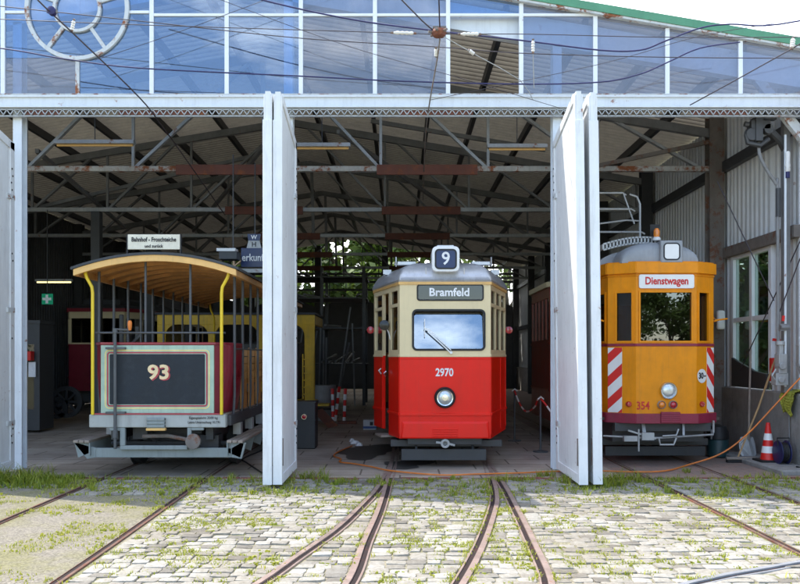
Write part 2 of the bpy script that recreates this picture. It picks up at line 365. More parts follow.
def text(name, s, m, parent, p, size, ax=(1,0,0), up=(0,0,1), sx=1.0, bold=0.0, ext=.002, align='CENTER', shear=0):
    cu = bpy.data.curves.new(name, 'FONT'); cu.body = s; cu.size = size; cu.align_x = align; cu.align_y = 'CENTER'; cu.extrude = ext; cu.offset = bold; cu.resolution_u = 3; cu.shear = shear
    cu.materials.append(M[m]); o0 = bpy.data.objects.new(name + ' curve', cu)
    col.objects.link(o0); bpy.context.view_layer.update()
    me = bpy.data.meshes.new_from_object(o0.evaluated_get(bpy.context.evaluated_depsgraph_get()))
    bpy.data.objects.remove(o0)
    if not me.materials: me.materials.append(M[m])
    ax = Vector(ax).normalized(); up = Vector(up).normalized(); nz = ax.cross(up)
    org = worigin(parent); p = Vector(p)
    for v in me.vertices: v.co = p - org + ax*(v.co.x*sx) + up*v.co.y + nz*v.co.z
    o = bpy.data.objects.new(name, me); col.objects.link(o); o.parent = parent; return o
def wall_panel(mb, p0, p1, z0, z1, ops, th=.05):
    """upright panel from p0 to p1 (plan points) with rectangular openings (u0,u1,z0,z1); its outside is to the right of the walk p0 -> p1"""
    p0 = Vector((p0[0], p0[1], 0)); p1 = Vector((p1[0], p1[1], 0)); ln = (p1-p0).length; d = (p1-p0)/ln; nrm = Vector((d.y, -d.x, 0))
    us = sorted({0.0, ln} | {max(0, min(ln, a)) for o in ops for a in o[:2]}); zs = sorted({z0, z1} | {max(z0, min(z1, a)) for o in ops for a in o[2:]})
    nu, nz = len(us)-1, len(zs)-1
    def solid(i, j):
        if i < 0 or j < 0 or i >= nu or j >= nz: return False
        cu, cz = (us[i]+us[i+1])/2, (zs[j]+zs[j+1])/2
        return not any(o[0] < cu < o[1] and o[2] < cz < o[3] for o in ops)
    P = lambda u, z, k: p0 + d*u - nrm*(th*k) + Vector((0,0,z))
    for i in range(nu):
        for j in range(nz):
            if not solid(i, j): continue
            a, b, c, e = us[i], us[i+1], zs[j], zs[j+1]
            mb.quad([P(a,c,0),P(b,c,0),P(b,e,0),P(a,e,0)]); mb.quad([P(a,c,1),P(a,e,1),P(b,e,1),P(b,c,1)])
            if not solid(i-1,j): mb.quad([P(a,c,0),P(a,e,0),P(a,e,1),P(a,c,1)])
            if not solid(i+1,j): mb.quad([P(b,c,0),P(b,c,1),P(b,e,1),P(b,e,0)])
            if not solid(i,j-1): mb.quad([P(a,c,0),P(a,c,1),P(b,c,1),P(b,c,0)])
            if not solid(i,j+1): mb.quad([P(a,e,0),P(b,e,0),P(b,e,1),P(a,e,1)])
    return mb
def pane(mb, p0, p1, u0, u1, z0, z1, inset=.02):
    p0 = Vector((p0[0], p0[1], 0)); p1 = Vector((p1[0], p1[1], 0)); d = (p1-p0).normalized(); nrm = Vector((d.y, -d.x, 0))
    P = lambda u, z: p0 + d*u - nrm*inset + Vector((0,0,z))
    return mb.quad([P(u0,z0),P(u1,z0),P(u1,z1),P(u0,z1)])
def offset_poly(poly, d):
    """inset a convex counter-clockwise plan polygon by d"""
    n = len(poly); out = []
    for i in range(n):
        a, b, c = Vector(poly[i-1]), Vector(poly[i]), Vector(poly[(i+1)%n])
        e0, e1 = (b-a).normalized(), (c-b).normalized()
        n0, n1 = Vector((-e0.y, e0.x)), Vector((-e1.y, e1.x))
        k = n0.dot(n1); out.append(b + (n0+n1)*(d/(1+k)))
    return out
def wheel_mb(mb, x, y, z, r, w):
    return mb.lathe([(r*.3,-w*.7),(r*.75,-w*.6),(r*.78,-w*.3),(r,-w*.5),(r,w*.4),(r*1.08,w*.4),(r*1.08,w*.55),(r*.8,w*.55),(r*.3,w*.6)], (x,y,z), 'x', 22)
# ------------------------------------------------------------------ ground, floor, rails
def interp(pts):
    pts = sorted(pts)
    def f(y):
        if y <= pts[0][0]:
            (a, xa), (b, xb) = pts[0], pts[1]; return xa + (xb-xa)*(y-a)/(b-a)
        for i in range(len(pts)-1):
            (a, xa), (b, xb) = pts[i], pts[i+1]
            if y <= b:
                t = (y-a)/(b-a)
                m0 = (xb-pts[i-1][1])/(b-pts[i-1][0]) if i else (xb-xa)/(b-a)
                m1 = (pts[i+2][1]-xa)/(pts[i+2][0]-a) if i+2 < len(pts) else (xb-xa)/(b-a)
                h = b-a; t2, t3 = t*t, t*t*t
                return (2*t3-3*t2+1)*xa + (t3-2*t2+t)*h*m0 + (-2*t3+3*t2)*xb + (t3-t2)*h*m1
        return pts[-1][1]
    return f
def from_view(uv):
    o = []
    for u, v in uv: p = floor_at(u, v); o.append((p.y, p.x))
    return o
far = [(13.2, -.09), (40, -.09)]
rail_fn = {
 'l0': interp([(0,-3.9),(6,-3.95),(12,-4.02),(40,-4.02)]), 'l1': interp([(0,-2.46),(6,-2.5),(12,-2.62),(40,-2.62)]),
 'a0': interp([(0,-3.1),(2,-2.25),(4,-1.55)] + from_view([(261,584),(295,560),(337.5,530),(365,504),(380,487)]) + [(13.2,-.09),(40,-.09)]),
 'b0': interp([(0,-1.2),(3,-.78)] + from_view([(350,584),(367,542),(380,512),(387.5,487)]) + [(13.2,-.09),(40,-.09)]),
 'a1': interp([(0,-1.6),(2,-.75),(4,-.06)] + from_view([(458.5,584),(477.5,550),(489,521),(494.6,497.5)]) + [(11.2,1.25),(13.2,1.36),(40,1.36)]),
 'b1': interp([(0,.2),(3,.62)] + from_view([(547.6,584),(532,545),(513,505),(501,483)]) + [(13.2,1.36),(40,1.36)]),
 'r0': interp([(0,3.34),(12,3.34),(40,3.34)]), 'r1': interp([(0,4.47),(12,4.47),(40,4.47)]),
}
THR = 10.85       # threshold of the hall
HW = .055         # half width of the strip a grooved rail takes up
def rail(fn, y0, y1, parent, side, head='rail_head', flange=True):
    f = rail_fn[fn] if isinstance(fn, str) else fn
    n = max(2, int((y1-y0)/.2)); g = [[], []]
    ys = [y0+(y1-y0)*i/n for i in range(n+1)]
    mb = MB(); gm = MB()
    # the head and the lip either side of a groove that lies 3 cm deeper
    prof = [(-.055,-.02),(-.055,.006),(-.006,.008),(-.006,-.028),(.040,-.028),(.040,.004),(.055,.003),(.055,-.02)]
    if not flange: prof = [(-.030,-.02),(-.030,.004),(-.006,.006),(-.006,-.028),(.040,-.028),(.040,.002),(.046,.001),(.046,-.02)]
    rings = []
    for y in ys:
        x = f(y); s = (f(y+.02)-f(y-.02))/.04; nx = 1/math.sqrt(1+s*s)
        rings.append([Vector((x + side*px*nx, y - side*px*nx*s, pz)) for px, pz in prof])
    mb.loft(rings); o = mb.build('rail', head, parent)
    for y in ys:
        x = f(y); s = (f(y+.02)-f(y-.02))/.04; nx = 1/math.sqrt(1+s*s)
        g[0].append(Vector((x+side*-.004*nx, y+side*.004*nx*s, -.005))); g[1].append(Vector((x+side*.038*nx, y-side*.038*nx*s, -.005)))
    for i in range(n): gm.quad([g[0][i], g[1][i], g[1][i+1], g[0][i+1]])
    gm.build('groove', 'rail_groove', o)
def track(label, a, b, y0, y1, x, head='rail_head', flange=True):
    t = thing('tram_track', label, 'track', (x, 8, 0), 'tram tracks set into the paving')
    rail(a, y0, y1, t, 1, head, flange); rail(b, y0, y1, t, -1, head, flange)
track('straight rusty track leading to the open tram numbered 93', 'l0', 'l1', 0, 24, -3.3, 'rail_old', False)
track('track that curves away to the left in front of the red tram', 'a0', 'a1', 0, 22, .2)
track('track that runs nearly straight out from under the red tram', 'b0', 'b1', 0, 12.6, .5)
track('narrow rusty track leading to the orange work tram', 'r0', 'r1', 0, 24, 3.9, 'rail_old', False)
# the pale rail crossing the lower right corner
kx = interp([(2.0,-1.0),(4.4,.6),(5.79,2.12),(6.37,3.19),(7.6,5.4),(9,7.9)])
t = thing('tram_track', 'pale grey rail crossing the paving at a slant, nearest the viewer', 'track', (2.6,6,0), 'tram tracks set into the paving')
rail(kx, 2.0, 9.0, t, 1, 'rail_grey')

# ground sheets
def sheet(name, m, x0, x1, y0, y1, z, n=1):
    mb = MB(); mb.quad([(x0,y0,z),(x1,y0,z),(x1,y1,z),(x0,y1,z)]); return tag(mb.build(name, m, origin=(0,0,z)), kind='structure')
sheet('ground', 'soil', -120, 120, -120, 160, -.010)
sheet('hall_floor', 'floor', -11.2, 3.05, THR, 40, -.004)
sheet('brick_floor', 'floor_brick', 3.05, 6.2, THR, 40, -.004)
mb = MB()
xs = [x*.24 for x in range(-46, 26)]
for x in xs:
    if any(abs(x+.12-rail_fn[k](10.8)) < .17 for k in rail_fn): continue
    y = 10.72+random.uniform(-.01,.01); mb.box(x+.005, x+.232, y, y+.115, -.03, random.uniform(0,.012))
tag(mb.build('brick_kerb', 'brick', bevel=.006), kind='structure')
# gravel in and left of the left-hand track
mb = MB()
def strip(fa, fb, y0, y1, n=30, z=-.008):
    for i in range(n):
        a, b = y0+(y1-y0)*i/n, y0+(y1-y0)*(i+1)/n
        mb.quad([(fa(a),a,z),(fb(a),a,z),(fb(b),b,z),(fa(b),b,z)])
strip(lambda y: rail_fn['l0'](y)+.05, lambda y: rail_fn['l1'](y)-.05, 0, 9.5)
strip(lambda y: -12, lambda y: rail_fn['l0'](y)-.05, 0, 10.0, 12)
tag(mb.build('gravel_strip', 'sand', origin=(0,0,0)), kind='structure')

# cobbles: rows run across, each row is cut where rails cross it
def stone(mb, q, h):
    """one worn setts from its four ground corners"""
    c = sum(q, Vector((0,0,0)))/4; tint = random.random()
    n = 2; tilt = Vector((random.uniform(-.05,.05), random.uniform(-.05,.05), 0))
    def ring(s, z):
        pts = []
        for i in range(4):
            a, b = q[i], q[(i+1)%4]
            for k in (.08, .5, .92):
                p = a.lerp(b, k)
                if k == .5: p = p + (p-c)*.03
                p = c + (p-c)*s; pts.append(Vector((p.x, p.y, z + (p-c).dot(tilt))))
        return pts
    jit = [Vector((random.uniform(-.007,.007), random.uniform(-.007,.007), 0)) for _ in range(12)]
    rs = [[p+j for p, j in zip(ring(s, z), jit)] for s, z in ((1.0,-.03),(1.0,h-.008),(.97,h-.001),(.88,h+.001))]
    b = len(mb.v)
    for r in rs: mb.v += r
    mb.v.append(Vector((c.x, c.y, h+.003)))
    for i in range(3):
        for k in range(12): mb.f.append((b+i*12+k, b+i*12+(k+1)%12, b+(i+1)*12+(k+1)%12, b+(i+1)*12+k)); mb.tint.append(tint)
    for k in range(12): mb.f.append((b+36+k, b+36+(k+1)%12, b+48)); mb.tint.append(tint)
joints = []
def cobbles():
    mb = MB(); y = 2.6; row = 0
    bw = lambda y: 0
    while y < THR-.16:
        d = random.uniform(.112,.15); y0, y1 = y+.006, y+d-.006; ym = (y0+y1)/2
        cuts = []
        for k in rail_fn:
            cuts.append((rail_fn[k](y0), rail_fn[k](y1)))
        if kx(y0) > -1 and 2.0 < ym < 9.0: cuts.append((kx(y0), kx(y1)))
        cuts.sort(key=lambda c: c[0]+c[1])
        left = (-9.0, -9.0) if ym > 10.05 else (rail_fn['l0'](y0), rail_fn['l0'](y1)) if ym > 9.5 else (rail_fn['l1'](y0), rail_fn['l1'](y1))
        cuts = [left] + [c for c in cuts if c[0] > left[0]+.02] + [(9.5, 9.5)]
        for (a0, a1), (b0, b1) in zip(cuts, cuts[1:]):
            if abs((b0-b1)-(a0-a1)) > .25 and False: continue
            a0 += HW+.012; a1 += HW+.012; b0 -= HW+.012; b1 -= HW+.012
            w = ((b0-a0)+(b1-a1))/2
            if min(b0-a0, b1-a1) < .035: continue
            xa, xb = max(a0,a1), min(b0,b1); straight = xb-xa > .25
            n = max(1, round((xb-xa if straight else w)/.148)); cuts_t = [0]
            ws = [random.uniform(.75,1.3) for _ in range(n)]; tot = sum(ws); acc = 0
            for q in ws: acc += q; cuts_t.append(acc/tot)
            for i in range(n):
                t0, t1 = cuts_t[i], cuts_t[i+1]; g = .006
                wv = .012*math.sin(.9*(a0+(b0-a0)*t0)+row*.6)
                P = lambda t, lo: Vector(((xa+(xb-xa)*t) if straight and .001 < t < .999 else (a0+(b0-a0)*t) if lo else (a1+(b1-a1)*t), (y0 if lo else y1)+wv, 0))
                q = [P(t0,1)+Vector((g,0,0)), P(t1,1)-Vector((g,0,0)), P(t1,0)-Vector((g,0,0)), P(t0,0)+Vector((g,0,0))]
                if random.random() < .012: continue
                stone(mb, q, random.uniform(-.008,.006)); joints.append((q[1].x+g, q[1].y, d)); joints.append(((q[0].x+q[1].x)/2, q[0].y-.008, 0))
        y += d; row += 1
    o = mb.build('cobblestone_paving', 'cobble', smooth=True, origin=(0,0,0)); tag(o, kind='structure')
cobbles()

# grass and weeds in the joints
def noise2(x, y):
    return .5 + .25*math.sin(x*1.7+math.sin(y*2.3)*1.3) + .25*math.sin(y*2.9+x*.8+1.7*math.sin(x*.9))
def grass():
    mb = MB()
    def tuft(x, y, h, n, spread, t0):
        kind = random.random(); wk = 3.2 if kind < .22 else 1.0; hk = .55 if kind < .22 else 1.35 if kind > .9 else 1.0
        if kind < .22: n = max(4, n//2)
        if kind > .9: n = max(3, n//3); t0 += .35
        for _ in range(n):
            a = random.uniform(0, 6.283); r = random.uniform(0, spread); l = h*hk*random.uniform(.45,1.15); w = wk*random.uniform(.0025,.0055)
            bx, by = x+r*math.cos(a), y+r*math.sin(a); a2 = random.uniform(0,6.283); lean = random.uniform(.4,1.5)*l
            tx, ty = bx+lean*math.cos(a2), by+lean*math.sin(a2); wx, wy = -math.sin(a2)*w, math.cos(a2)*w
            mx, my = bx+(tx-bx)*.4, by+(ty-by)*.4
            t = min(1, max(0, t0+random.uniform(-.3,.3)))
            mb.quad([(bx-wx,by-wy,-.02),(bx+wx,by+wy,-.02),(mx+wx*.8,my+wy*.8,l*.62),(mx-wx*.8,my-wy*.8,l*.62)], t)
            mb.quad([(mx-wx*.8,my-wy*.8,l*.62),(mx+wx*.8,my+wy*.8,l*.62),(tx,ty,l*.95)], t)
    for x, y, d in joints:
        if y < 4.6 or abs(x) > y*.56+.3: continue
        k = noise2(x*1.3, y*1.6)
        dens = .16 + .65*max(0, k-.45)/.5
        if y > 9.4: dens += .20
        if random.random() > dens: continue
        big = (y > 9.4 and random.random() < .3)
        tuft(x, y + random.uniform(0, d), random.uniform(.05,.13) if big else random.uniform(.010,.030), random.randint(10,26) if big else random.randint(14,30), .06 if big else .07, .35 if big else .6)
    # the rank strip at the left doorway
    for _ in range(620):
        x = random.uniform(-6.6,-4.2); y = random.gauss(10.45,.28)
        if y > 11: continue
        tuft(x, y, random.uniform(.06,.22)*(1 if x < -4.7 else .6), 9, .08, .28)
    for _ in range(200):
        x = random.uniform(-4.4,-2.4); y = random.gauss(10.25,.35)
        if y > 10.85: continue
        tuft(x, y, random.uniform(.02,.06), 8, .07, .55)
    # scattered weeds over the gravel
    for _ in range(1500):
        x = random.uniform(-6.5,-2.6); y = random.uniform(5,10.1)
        if noise2(x*1.9+3, y*1.4) < .56 or random.random() < .25: continue
        tuft(x, y, random.uniform(.008,.028), 14, .10, .7)
    # along the foot of the doors, the rails and the threshold
    for cx, cy, sp, n, h in ((-1.6,9.9,.35,16,.06),(-1.2,10.8,.2,14,.16),(2.3,9.9,.4,30,.07),(2.62,10.2,.25,26,.2),(2.0,10.9,.25,12,.1),(1.5,10.6,.3,26,.1),(3.0,10.6,.4,30,.14),(3.6,10.5,.4,20,.09),(.05,10.4,.3,14,.07),(-.6,10.5,.25,16,.07),(4.9,10.7,.5,30,.1),(2.2,11.1,.2,5,.1),(4.1,11.3,.15,6,.12)):
        for _ in range(n): tuft(random.gauss(cx,sp*.6), random.gauss(cy,sp*.35), h*random.uniform(.5,1.2), 10, .05, .35)
    for k in ('l0','l1','r0','r1','b0','b1','a0','a1'):
        for _ in range(150):
            y = random.uniform(5.2,10.9); s = random.choice((-1,1)); x = rail_fn[k](y)+s*random.uniform(.06,.1)
            if noise2(x*2+7, y*2.2) < .5: continue
            tuft(x, y, random.uniform(.012,.04), 9, .045, .6)
    o = mb.build('grass', 'grass', origin=(0,0,0)); tag(o, 'short yellow green weeds growing in the paving joints', 'grass', kind='stuff')
grass()

# ------------------------------------------------------------------ the hall
FY = 11.5            # plane of the gable
RX, RZ, SL = -2.6, 7.505, .169
XL, XR = -10.9, 5.95
YB = 40.0
def roof_z(x): return RZ - SL*abs(x-RX)
hall = thing('tram_depot', 'long open-fronted tram shed with white steel gable, blue glazing and corrugated roof', 'building', (RX, FY, 0))
# roof sheets, the corrugations run down the slope
def roof_half(x0, x1, ya, yb):
    mb = MB(); p = .19; th = .0
    prof = []
    for j in range(int((yb-ya)/p)+1):
        for dy, k in ((0,0),(.03,0),(.095,1),(.125,1)):
            if ya+j*p+dy < yb: prof.append((ya+j*p+dy, k))
    prof.append((yb, 0)); n = len(prof)-1
    lo = lambda x, yk, k: Vector((x, yk[0], roof_z(x) + .075*yk[1] - .035))
    for k in (0,):
        b = len(mb.v)
        for y in prof: mb.v += [lo(x0, y, k), lo(x1, y, k)]
        for i in range(n):
            q = (b+2*i, b+2*i+1, b+2*i+3, b+2*i+2); mb.f.append(q); mb.tint.append(None)
    return mb
for ya, yb, m in ((FY-.04, 15.4, 'roof_clear'), (15.4, 20.0, 'roof_clear_less'), (20.0, YB, 'roof_clear_least')):
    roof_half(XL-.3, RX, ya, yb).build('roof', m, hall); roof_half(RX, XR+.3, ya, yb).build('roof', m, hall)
# the green verge board and its rusty flashing
for s, x1 in ((-1, XL-.4), (1, XR+.55)):
    mb = MB(); z0, z1 = roof_z(RX), roof_z(x1)
    mb.prism([(RX,FY-.1,z0-.02),(x1,FY-.1,z1-.02),(x1,FY-.1,z1+.095),(RX,FY-.1,z0+.095)], (0,.05,0)); mb.build('verge_board', 'green', hall)
    mb = MB(); mb.prism([(RX,FY-.085,z0-.055),(x1,FY-.085,z1-.055),(x1,FY-.085,z1-.022),(RX,FY-.085,z0-.022)], (0,.12,0)); mb.build('verge_flashing', 'frame_rusty', hall)
# purlins
for i, x in enumerate([-10.3,-9.0,-7.8,-6.6,-5.4,-4.2,-3.0,-1.95,-.6,.6,1.55,2.7,3.85,5.0]):
    z = roof_z(x)-.05
    MB().box(x-.04, x+.04, FY+.12, YB-.1, z-.16, z).build('purlin', 'steel_dark', hall)
# trusses
def truss(y, first):
    zb = 5.05; top = lambda x: roof_z(x)-.42
    mb = MB()
    for a, b in ((XL+.1, RX), (RX, XR-.1)): mb.bar((a,y,top(a)), (b,y,top(b)), .10, .15)
    m = 'steel_grey'
    o = mb.build('truss', m, hall)
    ch = MB(); 
    ch.box(XL+.1, XR-.1, y-.05, y+.05, zb-.045, zb+.045); ch.build('bottom_chord', 'chord_rusty' if first else 'steel_light', o)
    nodes = [-10.3,-8.55,-6.8,-4.85,-2.45,-.35,1.6,3.6,5.5]
    wb = MB()
    for i, x in enumerate(nodes):
        if abs(x-RX) > .2: wb.bar((x,y,zb+.04), (x,y,top(x)-.08), .05, .05)
        if i+1 < len(nodes):
            x2 = nodes[i+1]
            if x2 <= RX-.3: wb.bar((x,y+.03,zb), (x2-.4,y+.03,top(x2-.4)-.05), .085, .05)
            elif x >= RX: wb.bar((x2,y+.03,zb), (x+.3,y+.03,top(x+.3)-.05), .085, .05)
            else:
                wb.bar((x,y+.03,zb), (RX-.1,y+.03,top(RX)-.05), .085, .05); wb.bar((x2,y+.03,zb), (RX+.1,y+.03,top(RX)-.05), .085, .05)
    wb.build('brace', 'steel_light' if first else 'steel_grey', o)
    # trolley timbers under the chord, one over each track
    for a, b in ((-4.05,-2.25), (-.42,1.4)):
        MB().box(a, b, y-.1, y-.055, zb-.12, zb+.06).build('trolley_beam', 'rust_red', o)
for i, y in enumerate((14.55, 18.6, 22.6, 26.7, 30.8, 34.9)): truss(y, i == 0)
# a few longitudinal and wind braces of the roof
for a, b in (((-6.9,15.2,5.55),(-7.6,22,5.2)), ((-2.2,15,6.0),(-6.2,24,5.4)), ((-1.2,15.5,6.0),(2.6,24,5.3)), ((-8.5,19,5.2),(-3.5,19,6.4)), ((3.0,16.5,5.9),(-.6,16.5,6.5))):
    MB().bar(a, b, .07, .08).build('wind_brace', 'steel_grey', hall)
# columns down both sides
for y in (14.55, 18.6, 22.6, 26.7, 30.8, 34.9):
    for x, m in ((5.72, 'steel_rust' if y < 15 else 'steel_dark'), (XL+.2, 'steel_dark')):
        mb = MB(); mb.box(x-.13, x+.13, y-.12, y-.09, 0, roof_z(x)-.1); mb.box(x-.13, x+.13, y+.09, y+.12, 0, roof_z(x)-.1); mb.box(x-.012, x+.012, y-.09, y+.09, 0, roof_z(x)-.1)
        mb.build('column', m, hall)
    if y > 17: MB().box(-7.15, -6.95, y-.1, y+.1, 0, 5.0).build('column', 'steel_dark', hall)
MB().bar((3.6,14.5,5.1), (5.7,14.5,5.55), .07).build('knee_brace', 'steel_rust', hall)
# gable frame just behind the glazing
for x in (-5.55, -1.62, 2.28):
    mb = MB(); w = .065
    mb.box(x-w, x+w, FY+.1, FY+.13, 0, roof_z(x)-.5); mb.box(x-w, x+w, FY+.25, FY+.28, 0, roof_z(x)-.5); mb.box(x-.01, x+.01, FY+.13, FY+.25, 0, roof_z(x)-.5)
    mb.build('gable_post', 'frame_white', hall, bevel=.004)
for s, xe in ((-1, XL), (1, XR+.3)):
    mb = MB(); a, b = roof_z(RX)-.16, roof_z(xe)-.16
    mb.prism([(RX,FY+.1,a),(xe,FY+.1,b),(xe,FY+.1,b-.38),(RX,FY+.1,a-.38)], (0,.16,0)); mb.build('gable_rafter', 'frame_white', hall)
MB().bar((5.15,FY+.16,5.75), (6.25,FY+.16,4.35), .13, .1, up=(0,1,0)).build('corner_brace', 'frame_rusty', hall)
mb = MB(); mb.box(XL, XR+.3, FY-.02, FY+.09, 5.215, 5.375); mb.box(XL, XR+.3, FY-.05, FY-.02, 5.36, 5.395); mb.box(XL, XR+.3, FY-.045, FY-.02, 5.215, 5.235)
mb.build('lintel', 'frame_white', hall, bevel=.004); MB().box(XL, XR+.3, FY-.052, FY-.02, 5.396, 5.408).build('lintel_flashing', 'frame_rusty', hall)
# toothed door track under the lintel
mb = MB(); x = XL
mb.box(XL, XR, FY-.01, FY+.01, 5.185, 5.205); mb.box(XL, XR, FY+.02, FY+.07, 5.10, 5.12)
while x < XR-.1:
    mb.bar((x,FY,5.12), (x+.05,FY,5.19), .012, .02, up=(0,1,0)); mb.bar((x+.05,FY,5.19), (x+.1,FY,5.12), .012, .02, up=(0,1,0)); x += .1
mb.build('door_track', 'steel_light', hall)
for a, b in ((-5.4,-4.9), (-4.05,-2.8), (.0,1.05), (4.2,5.0)): MB().box(a, b, FY+.012, FY+.05, 5.125, 5.21).build('track_packing', 'rust_red', hall)
# gable glazing
gw = MB(); mx = [-10.85,-9.9,-8.85,-7.8,-6.75,-5.7]+[(-400+u)*FY/FX for u in (152,227,301,375,448,521,595,667,740)]+[5.95]
for i, x in enumerate(mx):
    if x < -5.8 or x > 5.9: pass
    if i >= 4: gw.box(x-.03, x+.03, FY-.03, FY+.03, 5.395, roof_z(x)-.06)
gw.box(-3.565, 2.8, FY-.025, FY+.02, 6.53, 6.57)
gw.box(-5.67, -5.34, FY-.025, FY+.02, 6.57, 6.61); gw.box(-3.9, -3.6, FY-.025, FY+.02, 6.57, 6.61)
gw.box(-5.73, 5.95, FY-.02, FY+.02, 5.39, 5.41); gw.box(-6.78, -5.73, FY-.02, FY+.02, 5.39, 5.41)
gwo = gw.build('gable_window', 'mullion', hall, bevel=.004)
for x in mx[:4]: MB().box(x-.03, x+.03, FY-.03, FY+.03, 5.395, roof_z(x)-.06).build('glazing_bar', 'mullion', gwo)
cx, cz, Ro, Ri = -4.63, 6.64, .72, .325
def torus(mb, c, r, w, y0, y1, n=48):
    o = [Vector((c[0]+(r+w)*math.cos(2*math.pi*k/n), y0, c[1]+(r+w)*math.sin(2*math.pi*k/n))) for k in range(n)]
    i = [Vector((c[0]+(r-w)*math.cos(2*math.pi*k/n), y0, c[1]+(r-w)*math.sin(2*math.pi*k/n))) for k in range(n)]
    return mb.ring(o, i, (0, y1-y0, 0))
mb = MB(); torus(mb, (cx,cz), Ro, .028, FY-.05, FY+.03); torus(mb, (cx,cz), Ri, .021, FY-.05, FY+.03)
for k in range(5):
    a = R(17+72*k); mb.bar((cx+(Ri+.02)*math.cos(a),FY-.01,cz+(Ri+.02)*math.sin(a)), (cx+(Ro-.03)*math.cos(a),FY-.01,cz+(Ro-.03)*math.sin(a)), .05, .045, up=(0,1,0))
mb.bar((cx,FY,5.395), (cx,FY,cz-Ro-.03), .055, .05)
mb.build('wheel_tracery', 'frame_rusty', gwo)
for i in range(len(mx)-1):
    a, b = mx[i], mx[i+1]
    if abs(a-(448-400)*FY/FX) < .01: continue         # the missing pane
    m = 'g_grey' if a > 2 else 'g_mid' if a > -1.5 else 'g_blue'
    if a == -5.7:
        MB().prism([(a+.03,FY-.004,5.395),(cx-.03,FY-.004,5.395),(cx-.03,FY-.004,5.93),(a+.03,FY-.004,5.93)], (0,.006,0)).build('glass_pane', 'g_grey', gwo)
        MB().prism([(a+.03,FY-.004,5.935),(cx+.03,FY-.004,5.935),(cx+.03,FY-.004,roof_z(cx)-.06),(a+.03,FY-.004,roof_z(a)-.06)], (0,.006,0)).build('glass_pane', m, gwo)
        a = cx
    rz = max(a, min(b, RX)); top = [(b-.03,FY-.004,roof_z(b)-.06)] + ([(RX,FY-.004,RZ-.06)] if a < RX < b else []) + [(a+.03,FY-.004,roof_z(a)-.06)]
    dy = random.uniform(-.012,.0)
    MB().prism([(a+.03,FY-.004,5.395),(b-.03,FY-.004,5.395)] + top, (0,.006,0)).build('glass_pane', m, gwo)
# the surviving upper light of the broken bay
a, b = (448-400)*FY/FX, (521-400)*FY/FX
MB().prism([(a+.03,FY-.004,6.57),(b-.03,FY-.004,6.57),(b-.03,FY-.004,roof_z(b)-.06),(a+.03,FY-.004,roof_z(a)-.06)], (0,.006,0)).build('glass_pane', 'g_blue', gwo)

# side walls
def corr_wall(x, y0, y1, z0, z1, name, m, side=1, pitch=.17):
    mb = MB(); pts = []; y = y0
    while y < y1:
        for dy, k in ((0,0),(.05,0),(.07,1),(.12,1),(.14,0)):
            if y+dy <= y1: pts.append((y+dy, k))
        y += pitch
    pts.append((y1, 0))
    for (a, ka), (b, kb) in zip(pts, pts[1:]):
        xa, xb = x-side*.03*ka, x-side*.03*kb
        mb.quad([(xa,a,z0),(xb,b,z0),(xb,b,z1),(xa,a,z1)])
        mb.quad([(xa+side*.01,a,z0),(xa+side*.01,a,z1),(xb+side*.01,b,z1),(xb+side*.01,b,z0)])
    return mb.build(name, m, hall)
WY0, WY1, WZ0, WZ1 = 12.75, 14.2, 1.22, 3.42
corr_wall(XR, FY+.3, WY0-.02, 1.1, 6.0, 'side_wall', 'corr_wall'); corr_wall(XR, WY0-.02, WY1+.02, WZ1+.04, 6.0, 'side_wall', 'corr_wall'); corr_wall(XR, WY1+.02, YB, 1.1, 6.0, 'side_wall', 'corr_wall')
corr_wall(XR, 9.2, FY+.27, 1.1, 5.6, 'return_wall', 'corr_wall')
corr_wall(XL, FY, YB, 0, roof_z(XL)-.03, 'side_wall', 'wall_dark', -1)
MB().box(5.8, XR+.08, 9.2, YB, -.02, 1.1).build('plinth_wall', 'concrete', hall, bevel=.015)
MB().box(5.28, 5.8, 11.05, 13.2, -.02, .07).build('plinth_step', 'concrete', hall, bevel=.02)
for y0, y1, z, m in ((FY+.3, 40, 5.06, 'steel_dark'), (FY+.3, 14.4, 3.5, 'steel_rust'), (14.7, 40, 3.0, 'steel_dark')):
    MB().box(XR-.14, XR-.04, y0, y1, z-.09, z+.09).build('wall_rail', m, hall)
# wall window
wf = MB()
for y in (WY0, 13.45, WY1): wf.box(XR-.06, XR+.04, y-.05, y+.05, WZ0, WZ1)
for z in (WZ0+.04, 2.28, WZ1-.03): wf.box(XR-.055, XR+.035, WY0-.04, WY1+.04, z-.04, z+.04)
wfo = wf.build('wall_window', 'mullion', hall, bevel=.005)
for a, b in ((WY0+.05, 13.4), (13.5, WY1-.05)):
    for z0, z1 in ((WZ0+.08, 2.24), (2.32, WZ1-.07)): MB().box(XR-.006, XR, a, b, z0, z1).build('pane', 'g_wall', wfo)
# end wall of the hall: dark round-headed doors with open glazing above
mb = MB()
for x in (-10.7,-7.4,-4.1,-.75,2.6,5.8): mb.box(x-.16, x+.16, YB-.15, YB+.15, 0, roof_z(x)-.1)
for z in (4.95, 5.35, 5.75): mb.box(XL, XR, YB-.05, YB+.05, z-.05, z+.05)
x = XL
while x < XR: mb.box(x-.02, x+.02, YB-.03, YB+.03, 4.6, roof_z(x)-.1); x += .82
mb.build('end_frame', 'steel_dark', hall)
for a, b in ((-10.54,-7.56),(-7.24,-4.26),(-3.94,-.91),(-.59,2.44),(2.76,5.64)):
    pts = [(a,YB-.04,0),(b,YB-.04,0)]
    for k in range(13):
        t = k/12; pts.append((b+(a-b)*t, YB-.04, 4.1+.42*math.sin(math.pi*t)))
    MB().prism(pts, (0,.08,0)).build('end_door', 'steel_dark', hall)

